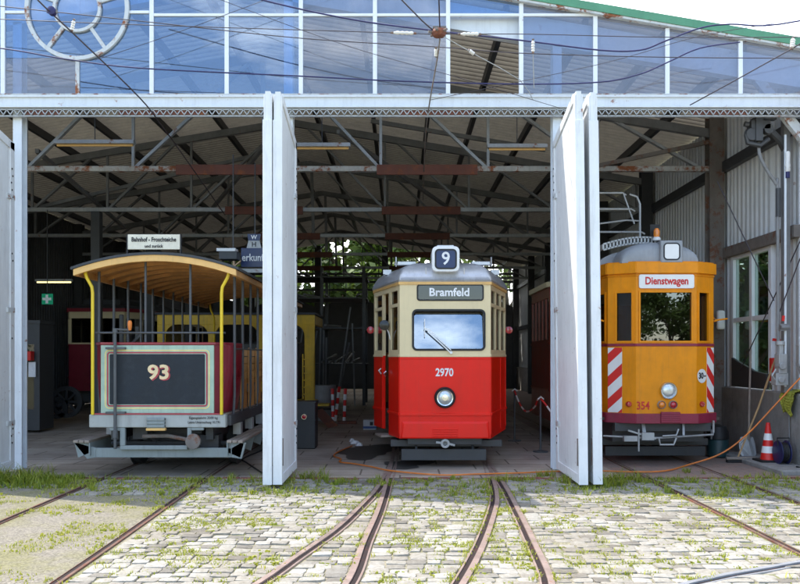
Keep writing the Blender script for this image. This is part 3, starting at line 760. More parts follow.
# folding door leaves
def leaf(x0, x1, y0, y1, lean=0.0, label=None, hole_side=1):
    def sh(x, z): return x - lean*(z)
    zs = [.05, 4.58]
    mb = MB()
    prof = [(y1,.05),(y0,.05),(y0,4.94),(y0+.10,4.94),(y1,4.68)]
    xa, xb = x0+.018, x1-.018
    mb.loft([[Vector((sh(xa,z),y,z)) for y, z in prof], [Vector((sh(xb,z),y,z)) for y, z in prof]])
    o = mb.build('door_leaf', 'door_white', hall)
    if label: o['label'] = label
    fr = MB()
    for xs0, xs1 in ((x0,x0+.018),(x1-.018,x1)):
        for ya, yb, za, zb in ((y0,y0+.09,.05,4.9),(y1-.12,y1,.05,4.68),(y0+.09,y1-.12,.05,.17)):
            fr.loft([[Vector((sh(xs0,z),y,z)) for y, z in ((ya,za),(yb,za),(yb,zb),(ya,zb))], [Vector((sh(xs1,z),y,z)) for y, z in ((ya,za),(yb,za),(yb,zb),(ya,zb))]])
        sl = lambda y: 4.94-.26*(y-y0-.1)/(y1-y0-.1)
        fr.loft([[Vector((sh(xs,z),y,z)) for y, z in ((y0+.09,4.83),(y1-.0,4.56),(y1,4.68),(y0+.09,4.94))] for xs in (xs0, xs1)])
    fr.build('leaf_frame', 'door_white', o, bevel=.004)
    st = MB(); st.loft([[Vector((sh(a,z),y,z)) for a, y in ((x0-.008,y0-.03),(x1+.006,y0-.03),(x1+.006,y0-.002),(x0-.008,y0-.002))] for z in zs]); st.build('edge_strip', 'door_white', o, bevel=.004)
    ho = MB(); xs = x1 if hole_side > 0 else x0
    for zc in (.42,.52,.62, 1.9, 3.9,4.0,4.1,4.2,4.3, 3.0,3.1):
        for yy in (y1-.06-.02*(int(zc*10)%3),): ho.lathe([(.014,-.006),(.014,.006)], (sh(xs,zc), yy, zc), 'x', 8)
    ho.build('bolt', 'black', o)
    for zc in (.7, 2.3, 3.9): hg = MB(); hg.tube([(sh((x0+x1)/2,zc),y1+.02,zc-.12),(sh((x0+x1)/2,zc),y1+.02,zc+.12)], .025, 8); hg.box(sh(x0,zc)-.004,sh(x1,zc)+.004,y1-.2,y1+.003,zc-.035,zc+.035); hg.build('hinge', 'frame_rusty', o)
    lk = MB(); lk.box(sh(xs,.6)-.012, sh(xs,.6)+.012, y0+.02, y0+.05, .28, .62); lk.build('lock_bar', 'steel_rust', o)
LY0, LY1 = 9.93, 11.4
leaf(-5.60,-5.49,LY0,LY1, label='folded door leaf at the left edge of the open tram bay')
leaf(-1.692,-1.592,LY0+.0,LY1)
leaf(-1.570,-1.468,LY0+.02,LY1)
leaf(2.225,2.325,LY0,LY1,.012, hole_side=-1)
leaf(2.41,2.515,LY0+.04,LY1,.012, hole_side=-1)
# ================================================================== open tram 93
def tram_93():
    X, Y = -3.27, 10.8
    t = thing('open_tram', 'open summer tram numbered 93 with slate panel, yellow posts and arched wooden roof', 'tram', (X,Y,0))
    B = lambda *a: MB().box(X+a[0], X+a[1], Y+a[2], Y+a[3], a[4], a[5])
    ZF = .87
    # dash: flat front, flanks sweeping back, wide at the top
    mb = MB(); rings = []
    for z, k in ((ZF+.0, -.05),(1.1,-.01),(1.4,.015),(1.8,.02)):
        o = [(-.93-k,.95),(-.92-k,.42),(-.86-k,.16),(-.76,.04),(.76,.04),(.86+k,.16),(.92+k,.42),(.93+k,.95)]
        i = [(x*.965, y+.035) for x, y in reversed(o)]
        rings.append([Vector((X+x, Y+y, z)) for x, y in o+i])
    mb.loft(rings); d = mb.build('dash', 'maroon', t, smooth=True)
    mb = MB(); o = [(-.955,.95),(-.945,.42),(-.885,.13),(-.78,.005),(.78,.005),(.885,.13),(.945,.42),(.955,.95)]
    i = [(x*.93, y+.07) for x, y in reversed(o)]
    mb.loft([[Vector((X+x, Y+y, z)) for x, y in o+i] for z in (1.8, 1.835)]); mb.build('dash_rail', 'maroon', d, bevel=.006)
    # sign-written panel
    pf = MB().box(X-.775, X+.755, Y+.012, Y+.04, .875, 1.795).build('panel_frame', 'pale_green', d, bevel=.004)
    yy = Y+.010
    mb = MB(); rring(mb, X-.72, X+.70, .935, 1.735, .06, yy-.002, .018, .006); mb.build('lining', 'line_yellow', d)
    mb = MB(); rring(mb, X-.69, X+.67, .965, 1.705, .04, yy-.002, .02, .006); mb.build('lining', 'line_red', d)
    mb = MB(); mb.prism(rrect(X-.655, X+.635, .995, 1.675, .02, yy-.001), (0,.006,0)); mb.build('slate_panel', 'slate', d)
    sh = text('numeral', '93', 'line_red', d, (X+.025, yy-.004, 1.412), .27, sx=1.12, bold=.012)
    text('numeral', '93', 'cream_text', d, (X+.010, yy-.008, 1.422), .27, sx=1.12, bold=.007)
    # buffer beam and its lettering, plate
    bb = B(-.92,.92,-.02,.1,.685,.86).build('buffer_beam', 'chassis_light', t, bevel=.008)
    B(-.86,.86,-.03,.06,.86,.875).build('beam_edge', 'line_red', bb)
    text('lettering', 'Eigengewicht 3500 kg', 'ink', bb, (X+.62, Y-.024, .815), .048, sx=.92); text('lettering', 'Letzte Untersuchung 10.7.91', 'ink', bb, (X+.63, Y-.024, .755), .048, sx=.78)
    mb = MB()
    for k in range(3): mb.box(X-.13, X+.11, Y-.075, Y-.02, .69+.045*k, .722+.045*k)
    mb.box(X-.13, X+.11, Y-.06, Y-.02, .68, .82); mb.build('step_plate', 'grey_blue', bb, bevel=.004)
    B(-.14,.12,-.07,-.0,.645,.68).build('plate_block', 'wood_light', bb, bevel=.006)
    # yellow corner posts
    for s in (-1, 1):
        MB().tube([(X+s*.868,Y-.03,.86),(X+s*.868,Y-.03,2.5),(X+s*.878,Y-.03,2.58),(X+s*.945,Y-.03,2.70),(X+s*.965,Y-.03,2.76),(X+s*.965,Y-.02,2.86)], .022, 10).build('corner_post', 'yellow', t, smooth=True)
        MB().tube([(X+s*.868,Y+7.0,.86),(X+s*.868,Y+7.0,2.5),(X+s*.945,Y+7.0,2.70),(X+s*.965,Y+7.0,2.86)], .022, 8).build('corner_post', 'yellow', t, smooth=True)
    for x in (-.19, .42): MB().tube([(X+x,Y+.08,1.83),(X+x,Y+.08,2.95)], .017, 8).build('front_post', 'post_grey', t, smooth=True)
    # side posts and floor
    ys = [.42]+[1.0+.62*k for k in range(9)]
    for s in (-1, 1):
        for y in ys: MB().tube([(X+s*.93,Y+y,.78),(X+s*.95,Y+y,1.1),(X+s*.95,Y+y,2.85)], .02, 8).build('side_post', 'post_grey', t, smooth=True)
        MB().box(X+s*.9, X+s*.97, Y+.1, Y+6.9, .70, .84).build('sole_bar', 'steel_dark', t, bevel=.006)
        mb = MB(); mb.tube([(X+s*.95,Y+.42,1.75),(X+s*.95,Y+6,1.75)], .012, 6); mb.build('hand_rail', 'post_grey', t)
        # running board on brackets
        rb = MB()
        for k in range(3): rb.box(X+s*(.93+.075*k), X+s*(.995+.075*k), Y+.0, Y+6.6, .475, .51)
        rbo = rb.build('running_board', 'wood_grey', t, bevel=.004)
        br = MB()
        for k in range(9):
            y = Y+.06+.78*k; br.prism([(X+s*.93,y,.47),(X+s*1.15,y,.47),(X+s*1.10,y,.27),(X+s*.93,y,.34)], (0,.02,0))
        br.box(X+s*.925, X+s*.94, Y+.02, Y+6.5, .3, .475); br.build('bracket', 'grey_blue', rbo)
        for k in range(6):
            ax = MB(); y = Y+.75+.9*k; ax.box(X+s*.86, X+s*.97, y, y+.14, .52, .69); ax.tube([(X+s*.93,y+.07,.69),(X+s*.93,y+.07,.5)], .03, 8)
            ax.build('spring_hanger', 'steel_light', t)
    B(-.9,.9,.06,6.95,.78,.86).build('deck', 'wood_grey', t)
    # horizontal bar, brake column with wooden handle
    MB().tube([(X-.86,Y+.05,1.965),(X+.9,Y+.05,1.965)], .014, 8).build('front_bar', 'post_grey', t)
    bc = MB(); bx = X-.56; bc.tube([(bx,Y-.045,.40),(bx,Y-.045,2.02)], .021, 10); bc.lathe([(.035,-.03),(.035,.03)], (bx,Y-.045,1.99), 'z', 10); bc.lathe([(.034,-.05),(.034,.05)], (bx,Y-.045,.6), 'z', 10)
    for z in (1.755, .885): bc.box(bx-.13, bx+.13, Y-.05, Y+.02, z-.014, z+.014)
    bco = bc.build('brake_column', 'post_grey', t, smooth=True)
    MB().tube([(bx,Y-.045,2.01),(bx+.2,Y-.05,2.0)], .014, 6).build('brake_arm', 'post_grey', bco)
    MB().lathe([(.018,0),(.028,.05),(.03,.10),(.02,.13)], (bx+.2,Y-.05,1.995), 'z', 10).build('brake_handle', 'cable_orange', bco, smooth=True)
    # under gear: pipe frame, lifeguard beam, drawbar with round head
    mb = MB(); z0 = .415
    mb.box(X-.51,X-.44,Y-.01,Y+.04,.44,.685); mb.box(X-.51,X+.40,Y-.01,Y+.04,.385,.44); mb.box(X+.40,X+.455,Y-.01,Y+.04,.44,.685); mb.box(X-.65,X-.51,Y-.01,Y+.04,.64,.685); mb.box(X+.455,X+.62,Y-.01,Y+.04,.645,.685)
    mb.build('drawgear_frame', 'grey_blue', t, bevel=.005)
    mb = MB(); mb.lathe([(.04,-.06),(.10,-.055),(.105,-.02),(.07,.02),(.05,.1)], (X+.49,Y-.02,.50), 'y', 18); mb.tube([(X+.46,Y+.05,.5),(X+.1,Y+.12,.56),(X-.25,Y+.16,.55)], .028, 8); mb.build('drawbar', 'steel_rust', t, smooth=True)
    mb = MB(); mb.box(X-.86,X+.98,Y+.06,Y+.11,.27,.40); mb.prism([(X-.86,Y+.06,.27),(X-.86,Y+.06,.40),(X-1.1,Y+.06,.47),(X-1.16,Y+.06,.47),(X-.98,Y+.06,.25)], (0,.05,0)); mb.prism([(X+.98,Y+.06,.40),(X+.98,Y+.06,.27),(X+1.12,Y+.06,.25),(X+1.18,Y+.06,.47),(X+1.1,Y+.06,.47)], (0,.05,0))
    mb.build('lifeguard', 'grey_blue', t, bevel=.005)
    uf = MB(); uf.box(X-.7,X-.6,Y+.2,Y+6.6,.5,.72); uf.box(X+.6,X+.7,Y+.2,Y+6.6,.5,.72); uf.box(X-.55,X+.55,Y+1.1,Y+4.9,.3,.68); uf.tube([(X-.8,Y+.5,.42),(X+.85,Y+.5,.42)], .035, 8); uf.tube([(X-.3,Y+.35,.6),(X-.15,Y+.5,.42),(X-.15,Y+1.2,.42)], .02, 6); uf.lathe([(.16,-.35),(.16,.35)], (X+.1,Y+.75,.55), 'x', 16)
    uf.box(X-.42,X-.22,Y+.25,Y+.45,.5,.7); uf.box(X+.5,X+.75,Y+.3,Y+.6,.3,.55); uf.build('underframe', 'steel_dark', t)
    for y in (1.55, 4.6):
        for s in (-1, 1):
            mb = MB(); wheel_mb(mb, X+s*.73, Y+y, .38, .38, .11*s); mb.build('wheel', 'steel_dark', t, smooth=True)
    # benches across the car
    for k in range(9):
        y = Y+1.0+.62*k
        mb = MB(); mb.box(X-.9,X+.9,y+.02,y+.36,1.22,1.26); bo = mb.build('bench', 'wood', t, bevel=.006)
        bk = MB()
        for j in range(4): bk.box(X-.9,X+.9,y+.0+.012*j,y+.03+.012*j,1.30+.115*j,1.40+.115*j)
        bk.build('bench_back', 'wood', bo, bevel=.006)
        for s in (-1, 1):
            a = X+s*.915; MB().prism([(a,y-.02,.87),(a,y+.40,.87),(a,y+.42,1.15),(a,y+.36,1.32),(a,y+.2,1.28),(a,y+.05,1.78),(a,y-.02,1.78)], (s*.02,0,0)).build('bench_end', 'wood', bo, bevel=.004)
    # roof
    def arc(h, w, zc, sag, y, n=14):
        return [Vector((X+w*(2*i/n-1), Y+y, zc-sag*(abs(2*i/n-1)**2.0)+h)) for i in range(n+1)]
    def shell(y0, y1, w, zc, sag, th):
        mb = MB(); a = arc(0,w,zc,sag,y0); b = arc(th,w,zc,sag,y0)
        r0 = a + b[::-1]; r1 = [p+Vector((0,y1-y0,0)) for p in r0]
        return mb.loft([r0, r1])
    ro = shell(-.16, 7.2, 1.115, 3.0, .20, .035).build('roof', 'roof_dark', t, smooth=True)
    shell(-.145, -.10, 1.085, 2.915, .195, .086).build('roof_fascia', 'wood_light', ro, bevel=.003)
    for s in (-1, 1): MB().box(X+s*1.03, X+s*1.085, Y-.1, Y+7.15, 2.72, 2.805).build('roof_side_rail', 'wood', ro, bevel=.004)
    rb = MB()
    for k in range(16):
        y = .05+.45*k; m2 = shell(y, y+.05, 1.05, 2.935, .185, .06); b = len(rb.v); rb.v += m2.v; rb.f += [tuple(b+i for i in f) for f in m2.f]; rb.tint += m2.tint
    rb.build('roof_rib', 'wood', ro)
    shell(-.1, 7.15, 1.07, 2.985, .195, .014).build('roof_lining', 'wood', ro, smooth=True)
    sb = MB().box(X-.37,X+.33,Y-.11,Y-.07,3.075,3.275).build('destination_board', 'sign_cream', t, bevel=.004)
    text('lettering', 'Bahnhof - Froschteiche', 'ink', sb, (X-.02,Y-.113,3.205), .082, sx=.78, bold=.0022); text('lettering', 'und zurück', 'ink', sb, (X-.02,Y-.113,3.117), .06, sx=.9, bold=.0012)
    for xa in (X-.385, X+.33): MB().box(xa,xa+.015,Y-.11,Y-.07,2.98,3.28).build('board_bracket', 'black', sb)
tram_93()

# ================================================================== red tram 2970
def tram_2970():
    X, Y = .66, 11.7
    t = thing('red_tram', 'red and cream tram numbered 2970 with route 9 box and destination sign for Bramfeld', 'tram', (X,Y,0))
    P = lambda x, y: (X+x, Y+y)
    fw, bw, bd, LN = .665, 1.09, 1.55, 11.0
    outline = [P(-fw,0),P(fw,0),P(bw,bd),P(bw,LN-1.2),P(.7,LN),P(-.7,LN),P(-bw,LN-1.2),P(-bw,bd)]   # counter-clockwise from above
    ZB, ZW, ZE = .44, 1.655, 2.73
    lp = lambda a, b, k: (a[0]+(b[0]-a[0])*k, a[1]+(b[1]-a[1])*k)
    fl, fr, br, bl = P(-fw,0), P(fw,0), P(bw,bd), P(-bw,bd)
    d0, d1 = .40, .62                          # the doorway in the left taper
    llen = math.hypot(bw-fw, bd)
    # ---- lower body in red
    mb = MB()
    segs = [(fl,fr),(fr,br),(br,P(bw,LN-1.2)),(P(bw,LN-1.2),P(.7,LN)),(P(.7,LN),P(-.7,LN)),(P(-.7,LN),P(-bw,LN-1.2)),(P(-bw,LN-1.2),bl),(bl,lp(fl,bl,d1)),(lp(fl,bl,d0),fl)]
    for a, b in segs: wall_panel(mb, a, b, ZB if a in (fl,fr) or b in (fl,) else .5, ZW, [], .04)
    body = mb.build('lower_body', 'red', t)
    # ---- upper body in cream with its openings
    sg = (-.485, .59, 1.725, 2.335); sn = (-.415, .565, 2.455, 2.70)
    mb = MB(); wz = (1.74, 2.62); gl = []
    wall_panel(mb, fl, fr, ZW, ZE, [(sg[0]+.03+fw, sg[1]-.03+fw, sg[2]+.03, sg[3]-.03)], .05)
    def glazed(a, b, n, post=.055, sill=ZW):
        ln = math.hypot(b[0]-a[0], b[1]-a[1]); ops = []
        w = (ln-post)/n
        for k in range(n): ops += [(post+w*k, w*(k+1), wz[0], 2.38), (post+w*k, w*(k+1), 2.43, wz[1])]
        wall_panel(mb, a, b, sill, ZE, ops, .045); gl.append((a, b, post*.5, ln-post*.5))
    glazed(fr, br, 3, .075)
    glazed(br, P(bw,LN-1.2), 8); glazed(P(bw,LN-1.2), P(.7,LN), 2); glazed(P(.7,LN), P(-.7,LN), 1); glazed(P(-.7,LN), P(-bw,LN-1.2), 2); glazed(P(-bw,LN-1.2), bl, 8)
    glazed(bl, lp(fl,bl,d1), 1, .07); glazed(lp(fl,bl,d0), fl, 1, .12)
    wall_panel(mb, lp(fl,bl,d1), lp(fl,bl,d0), 2.62, ZE, [], .045)
    up = mb.build('upper_body', 'cream', t)
    mb = MB(); off = offset_poly([Vector(p) for p in outline], -.018); ins = offset_poly([Vector(p) for p in outline], .02)
    for z0, z1 in ((2.695, 2.735),):
        mb.loft([[Vector((p.x,p.y,z)) for p in list(off)] for z in (z0, z1)])
    mb.build('gutter', 'wood_light', up)
    for a, b, u0, u1 in gl:
        MBp = MB(); pane(MBp, a, b, u0, u1, wz[0]-.01, wz[1]+.01, .025); MBp.build('side_glass', 'g_tram', t)
    # belt moulding
    def band(z0, z1, out, m, name, skip=True):
        mb = MB()
        for a, b in segs:
            d = Vector((b[0]-a[0], b[1]-a[1])).normalized(); n = Vector((d.y, -d.x))*out
            mb.prism([(a[0],a[1],z0),(b[0],b[1],z0),(b[0],b[1],z1),(a[0],a[1],z1)], (n.x,n.y,0))
        return mb.build(name, m, body, bevel=.004)
    band(1.635, 1.672, .012, 'cream', 'belt_strip'); band(.775, .815, .022, 'red', 'waist_moulding'); band(1.60, 1.612, .006, 'red', 'waist_moulding')
    mb = MB()
    for a, b, ks in ((fr,br,(.02,.62,.98)),(bl,fl,(.36,.98))):
        for k in ks:
            p = lp(a,b,k); d = Vector((b[0]-a[0], b[1]-a[1])).normalized(); n = Vector((d.y,-d.x)); q = Vector((p[0],p[1]))+n*.003
            mb.bar((q.x,q.y,.5),(q.x,q.y,1.63), .022, .012, up=(n.x,n.y,0))
    mb.build('cover_strip', 'red', body)
    # bumper apron
    mb = MB()
    mb.loft([[Vector((X+x, Y+y, z)) for x, y, z in r] for r in ([(-.64,-.004,.70),(.64,-.004,.70),(.66,-.004,.44),(-.66,-.004,.44)], [(-.60,-.022,.66),(.60,-.022,.66),(.63,-.03,.45),(-.63,-.03,.45)])])
    ap = mb.build('apron', 'red', t, bevel=.012, seg=2)
    mb = MB()
    for k in range(4): mb.box(X-.185, X+.185, Y-.042, Y-.015, .47+.034*k, .486+.034*k)
    mb.build('vent', 'red', ap, bevel=.003)
    text('numeral', '2970', 'white_text', body, (X-.01, Y-.005, 1.405), .16, sx=.82, bold=.004)
    # headlamp
    hl = MB(); hl.lathe([(.155,0),(.155,-.045),(.14,-.062),(.118,-.05),(.118,-.01)], (X-.005,Y,1.042), 'y', 32); hlo = hl.build('headlamp', 'black', t, smooth=True)
    MB().lathe([(.122,-.045),(.118,-.07),(.104,-.066),(.104,-.03)], (X-.005,Y,1.042), 'y', 32).build('chrome_ring', 'chrome', hlo, smooth=True)
    MB().lathe([(.105,-.048),(.095,-.064),(.06,-.077),(.02,-.082),(.001,-.082)], (X-.005,Y,1.042), 'y', 28).build('lens', 'lens', hlo, smooth=True)
    MB().lathe([(.05,-.07),(.045,-.09),(.001,-.092)], (X-.005,Y,1.042), 'y', 20).build('reflector', 'chrome', hlo, smooth=True)
    # windscreen, leaning in at the top
    gk = MB(); rring(gk, X+sg[0], X+sg[1], sg[2], sg[3], .075, Y-.012, .032, .03); gko = gk.build('windscreen_seal', 'black', t, bevel=.004)
    a, b, c, e = X+sg[0]+.015, X+sg[1]-.015, sg[2]+.015, sg[3]-.015
    w = MB(); w.quad([(a,Y+.006,c),(b,Y+.006,c),(b,Y+.105,e),(a,Y+.105,e)]); w.build('windscreen', 'g_wind', t)
    rv = MB(); rv.box(a-.01,a,Y+.01,Y+.14,c,e); rv.box(b,b+.01,Y+.01,Y+.14,c,e); rv.box(a,b,Y+.01,Y+.14,e,e+.01); rv.build('windscreen_reveal', 'black', gko)
    wp = MB(); wp.bar((X-.30,Y-.03,2.19),(X-.30,Y-.02,1.93), .012); wp.bar((X-.29,Y-.035,2.05),(X+.075,Y-.035,1.70), .016); wp.bar((X-.25,Y-.03,2.05),(X+.085,Y-.035,1.735), .012); wp.bar((X-.31,Y-.03,2.06),(X-.25,Y-.03,2.04), .014); wp.lathe([(.022,-.05),(.022,.0)], (X+.085,Y,1.70), 'y', 10)
    wp.build('wiper', 'white', t)
    MB().prism([(X-.44,Y+.12,1.745),(X-.1,Y+.14,1.745),(X-.36,Y+.13,1.86)], (0,.004,0)).build('paper', 'paper', t)
    MB().prism([(X+.02,Y+.12,1.745),(X+.25,Y+.12,1.745),(X+.25,Y+.14,1.93),(X+.135,Y+.15,1.91),(X+.02,Y+.14,1.94)], (0,.004,0)).build('paper', 'paper', t)
    # destination sign
    ds = MB(); ds.prism(rrect(X+sn[0], X+sn[1], sn[2], sn[3], .045, Y-.012), (0,.02,0)); dso = ds.build('destination_sign', 'black', t, bevel=.004)
    MB().prism(rrect(X+sn[0]+.022, X+sn[1]-.022, sn[2]+.022, sn[3]-.022, .03, Y-.0135), (0,.01,0)).build('sign_glass', 'g_sign', dso)
    text('lettering', 'Bramfeld', 'white_text', dso, (X+.06, Y-.015, 2.578), .165, sx=1.0, bold=.004)
    # roof
    rings = []
    pl = [Vector(p) for p in outline]
    for z, k in ((2.725,-.03),(2.76,-.03),(2.83,.0),(2.92,.06),(2.99,.15),(3.035,.28),(3.06,.45)): rings.append([Vector((p.x,p.y,z)) for p in offset_poly(pl, k)])
    ro = MB().loft(rings).build('roof', 'silver', t, bevel=.05, seg=3)
    for p in ro.data.polygons: p.use_smooth = True
    nb = MB(); nb.prism(rrect(X-.195, X+.205, 2.875, 3.245, .07, Y-.09), (0,.42,0)); nbo = nb.build('route_box', 'white', t, bevel=.012, seg=2)
    MB().box(X-.12,X+.12,Y-.06,Y+.3,3.24,3.262).build('box_lid', 'silver', nbo)
    rf = MB(); rring(rf, X-.155, X+.165, 2.91, 3.205, .06, Y-.097, .022, .01); rf.build('box_bezel', 'black', nbo)
    MB().prism(rrect(X-.138, X+.148, 2.927, 3.188, .045, Y-.0925), (0,.008,0)).build('box_screen', 'sign_blue', nbo)
    text('numeral', '9', 'white_text', nbo, (X+.005, Y-.095, 3.058), .26, sx=.98, bold=.004)
    for s in (-1, 1):
        v = MB(); v.box(X+s*.42,X+s*.70,Y+.35,Y+.48,3.02,3.075); v.box(X+s*.3,X+s*.75,Y+.5,Y+.58,3.04,3.06); v.tube([(X+s*.72,Y+.4,3.0),(X+s*.72,Y+.4,3.15)], .012, 6); v.build('roof_vent', 'silver', t, bevel=.006)
        v = MB()
        for k in range(16): v.box(X+s*.80, X+s*.93, Y+1.1+.22*k, Y+1.24+.22*k, 2.96, 3.03)
        v.box(X+s*.78, X+s*.90, Y+1.0, Y+8.5, 2.94, 2.975); v.build('roof_vent', 'silver', t)
        MB().bar((X+s*.28,Y+.02,2.83),(X+s*.28,Y-.0,2.94), .012).build('roof_lug', 'silver', ro)
    # lamps, mirror and handles at the doorways
    for s in (-1, 1):
        MB().lathe([(.03,-.03),(.06,-.02),(.06,.02),(.03,.03)], (X+s*(bw+.06),Y+bd+.05,2.08), 'y', 16).build('marker_lamp', 'red_lens', t, smooth=True)
        MB().bar((X+s*bw,Y+bd+.06,2.08),(X+s*(bw+.05),Y+bd+.06,2.08), .02).build('lamp_arm', 'white', t)
    q = lp(fl, bl, .34); MB().lathe([(.02,-.03),(.075,-.02),(.08,.01),(.03,.03)], (q[0]-.09,q[1]-.03,2.12), 'y', 18, ).build('mirror', 'black_gloss', t, smooth=True)
    MB().tube([(q[0]-.08,q[1]-.0,2.12),(q[0]-.02,q[1],2.0),(q[0],q[1]+.01,1.9)], .01, 6).build('mirror_arm', 'white', t)
    for k in (.44, .65):
        q = lp(fl, bl, k); h = MB()
        for z in ((1.38,) if k < .5 else (1.42,)): h.tube([(q[0]-.02,q[1]-.03,z+.03),(q[0]-.055,q[1]-.05,z),(q[0]-.02,q[1]-.01,z-.05)], .012, 6)
        h.build('grab_handle', 'white' if k > .5 else 'chrome', t)
    q0, q1 = lp(fl,bl,d0), lp(fl,bl,d1)
    st = MB(); st.prism([(q0[0]-.12,q0[1]-.02,.40),(q1[0]-.12,q1[1],.40),(q1[0]+.25,q1[1],.40),(q0[0]+.25,q0[1],.40)], (0,0,.03)); st.build('door_step', 'wood_grey', t)
    st = MB(); st.box(q0[0]+.02,q0[0]+.06,q0[1]+.05,q1[1]+.1,.44,.86); st.build('door_riser', 'box_grey', t)
    dl = MB(); wall_panel(dl, (q1[0]+.55,q1[1]+.1), (q1[0]+.1,q1[1]+.0), .8, 2.6, [(.1,.36,1.6,2.5)], .03); dl.build('door', 'wood', t)
    # saloon inside
    sa = MB(); i4 = offset_poly(pl, .06)
    sa.loft([[Vector((p.x,p.y,z)) for p in i4] for z in (.78,.82)]); sa.build('saloon_floor', 'interior', t)
    pt = MB(); wall_panel(pt, P(-1.03,2.6), P(1.03,2.6), .82, 2.7, [(.7,1.36,.82,2.4),(.1,.6,1.7,2.4),(1.46,1.96,1.7,2.4)], .03); pt.build('partition', 'wood', t)
    MB().box(X-.25,X+.25,Y+.35,Y+.65,.82,1.62).build('driver_desk', 'interior', t, bevel=.02)
    # running gear
    ug = MB(); ug.box(X-.80,X+.86,Y+.22,Y+.34,.30,.40); ug.box(X-.55,X+.55,Y+.1,Y+.24,.34,.44); ug.build('front_beam', 'steel_dark', t, bevel=.006)
    MB().box(X-.64,X+.62,Y+.16,Y+.20,.10,.27).build('lifeguard', 'steel_dark', t, bevel=.006)
    lg = MB()
    for x in (-.42, .42): lg.bar((X+x,Y+.18,.26),(X+x,Y+.25,.36), .03)
    lg.build('lifeguard_hanger', 'steel_dark', t)
    cp = MB(); torus(cp, (X+.0,.37), .05, .016, Y-.02, Y+.06, 20); cp.bar((X-.13,Y+.02,.385),(X-.05,Y+.0,.38), .03); cp.bar((X+.04,Y+.0,.37),(X+.14,Y+.02,.34), .03); cp.box(X-.04,X+.04,Y+.06,Y+.3,.33,.40); cp.build('coupling', 'steel_light', t)
    tk = MB(); tk.box(X-.8,X+.8,Y+2.2,Y+8.6,.34,.76); tk.build('truck_frame', 'steel_dark', t)
    for y in (2.9, 4.6, 6.6, 8.3):
        for s in (-1, 1):
            mb = MB(); wheel_mb(mb, X-.03+s*.73, Y+y, .36, .36, .11*s); mb.build('wheel', 'steel_dark', t, smooth=True)
tram_2970()

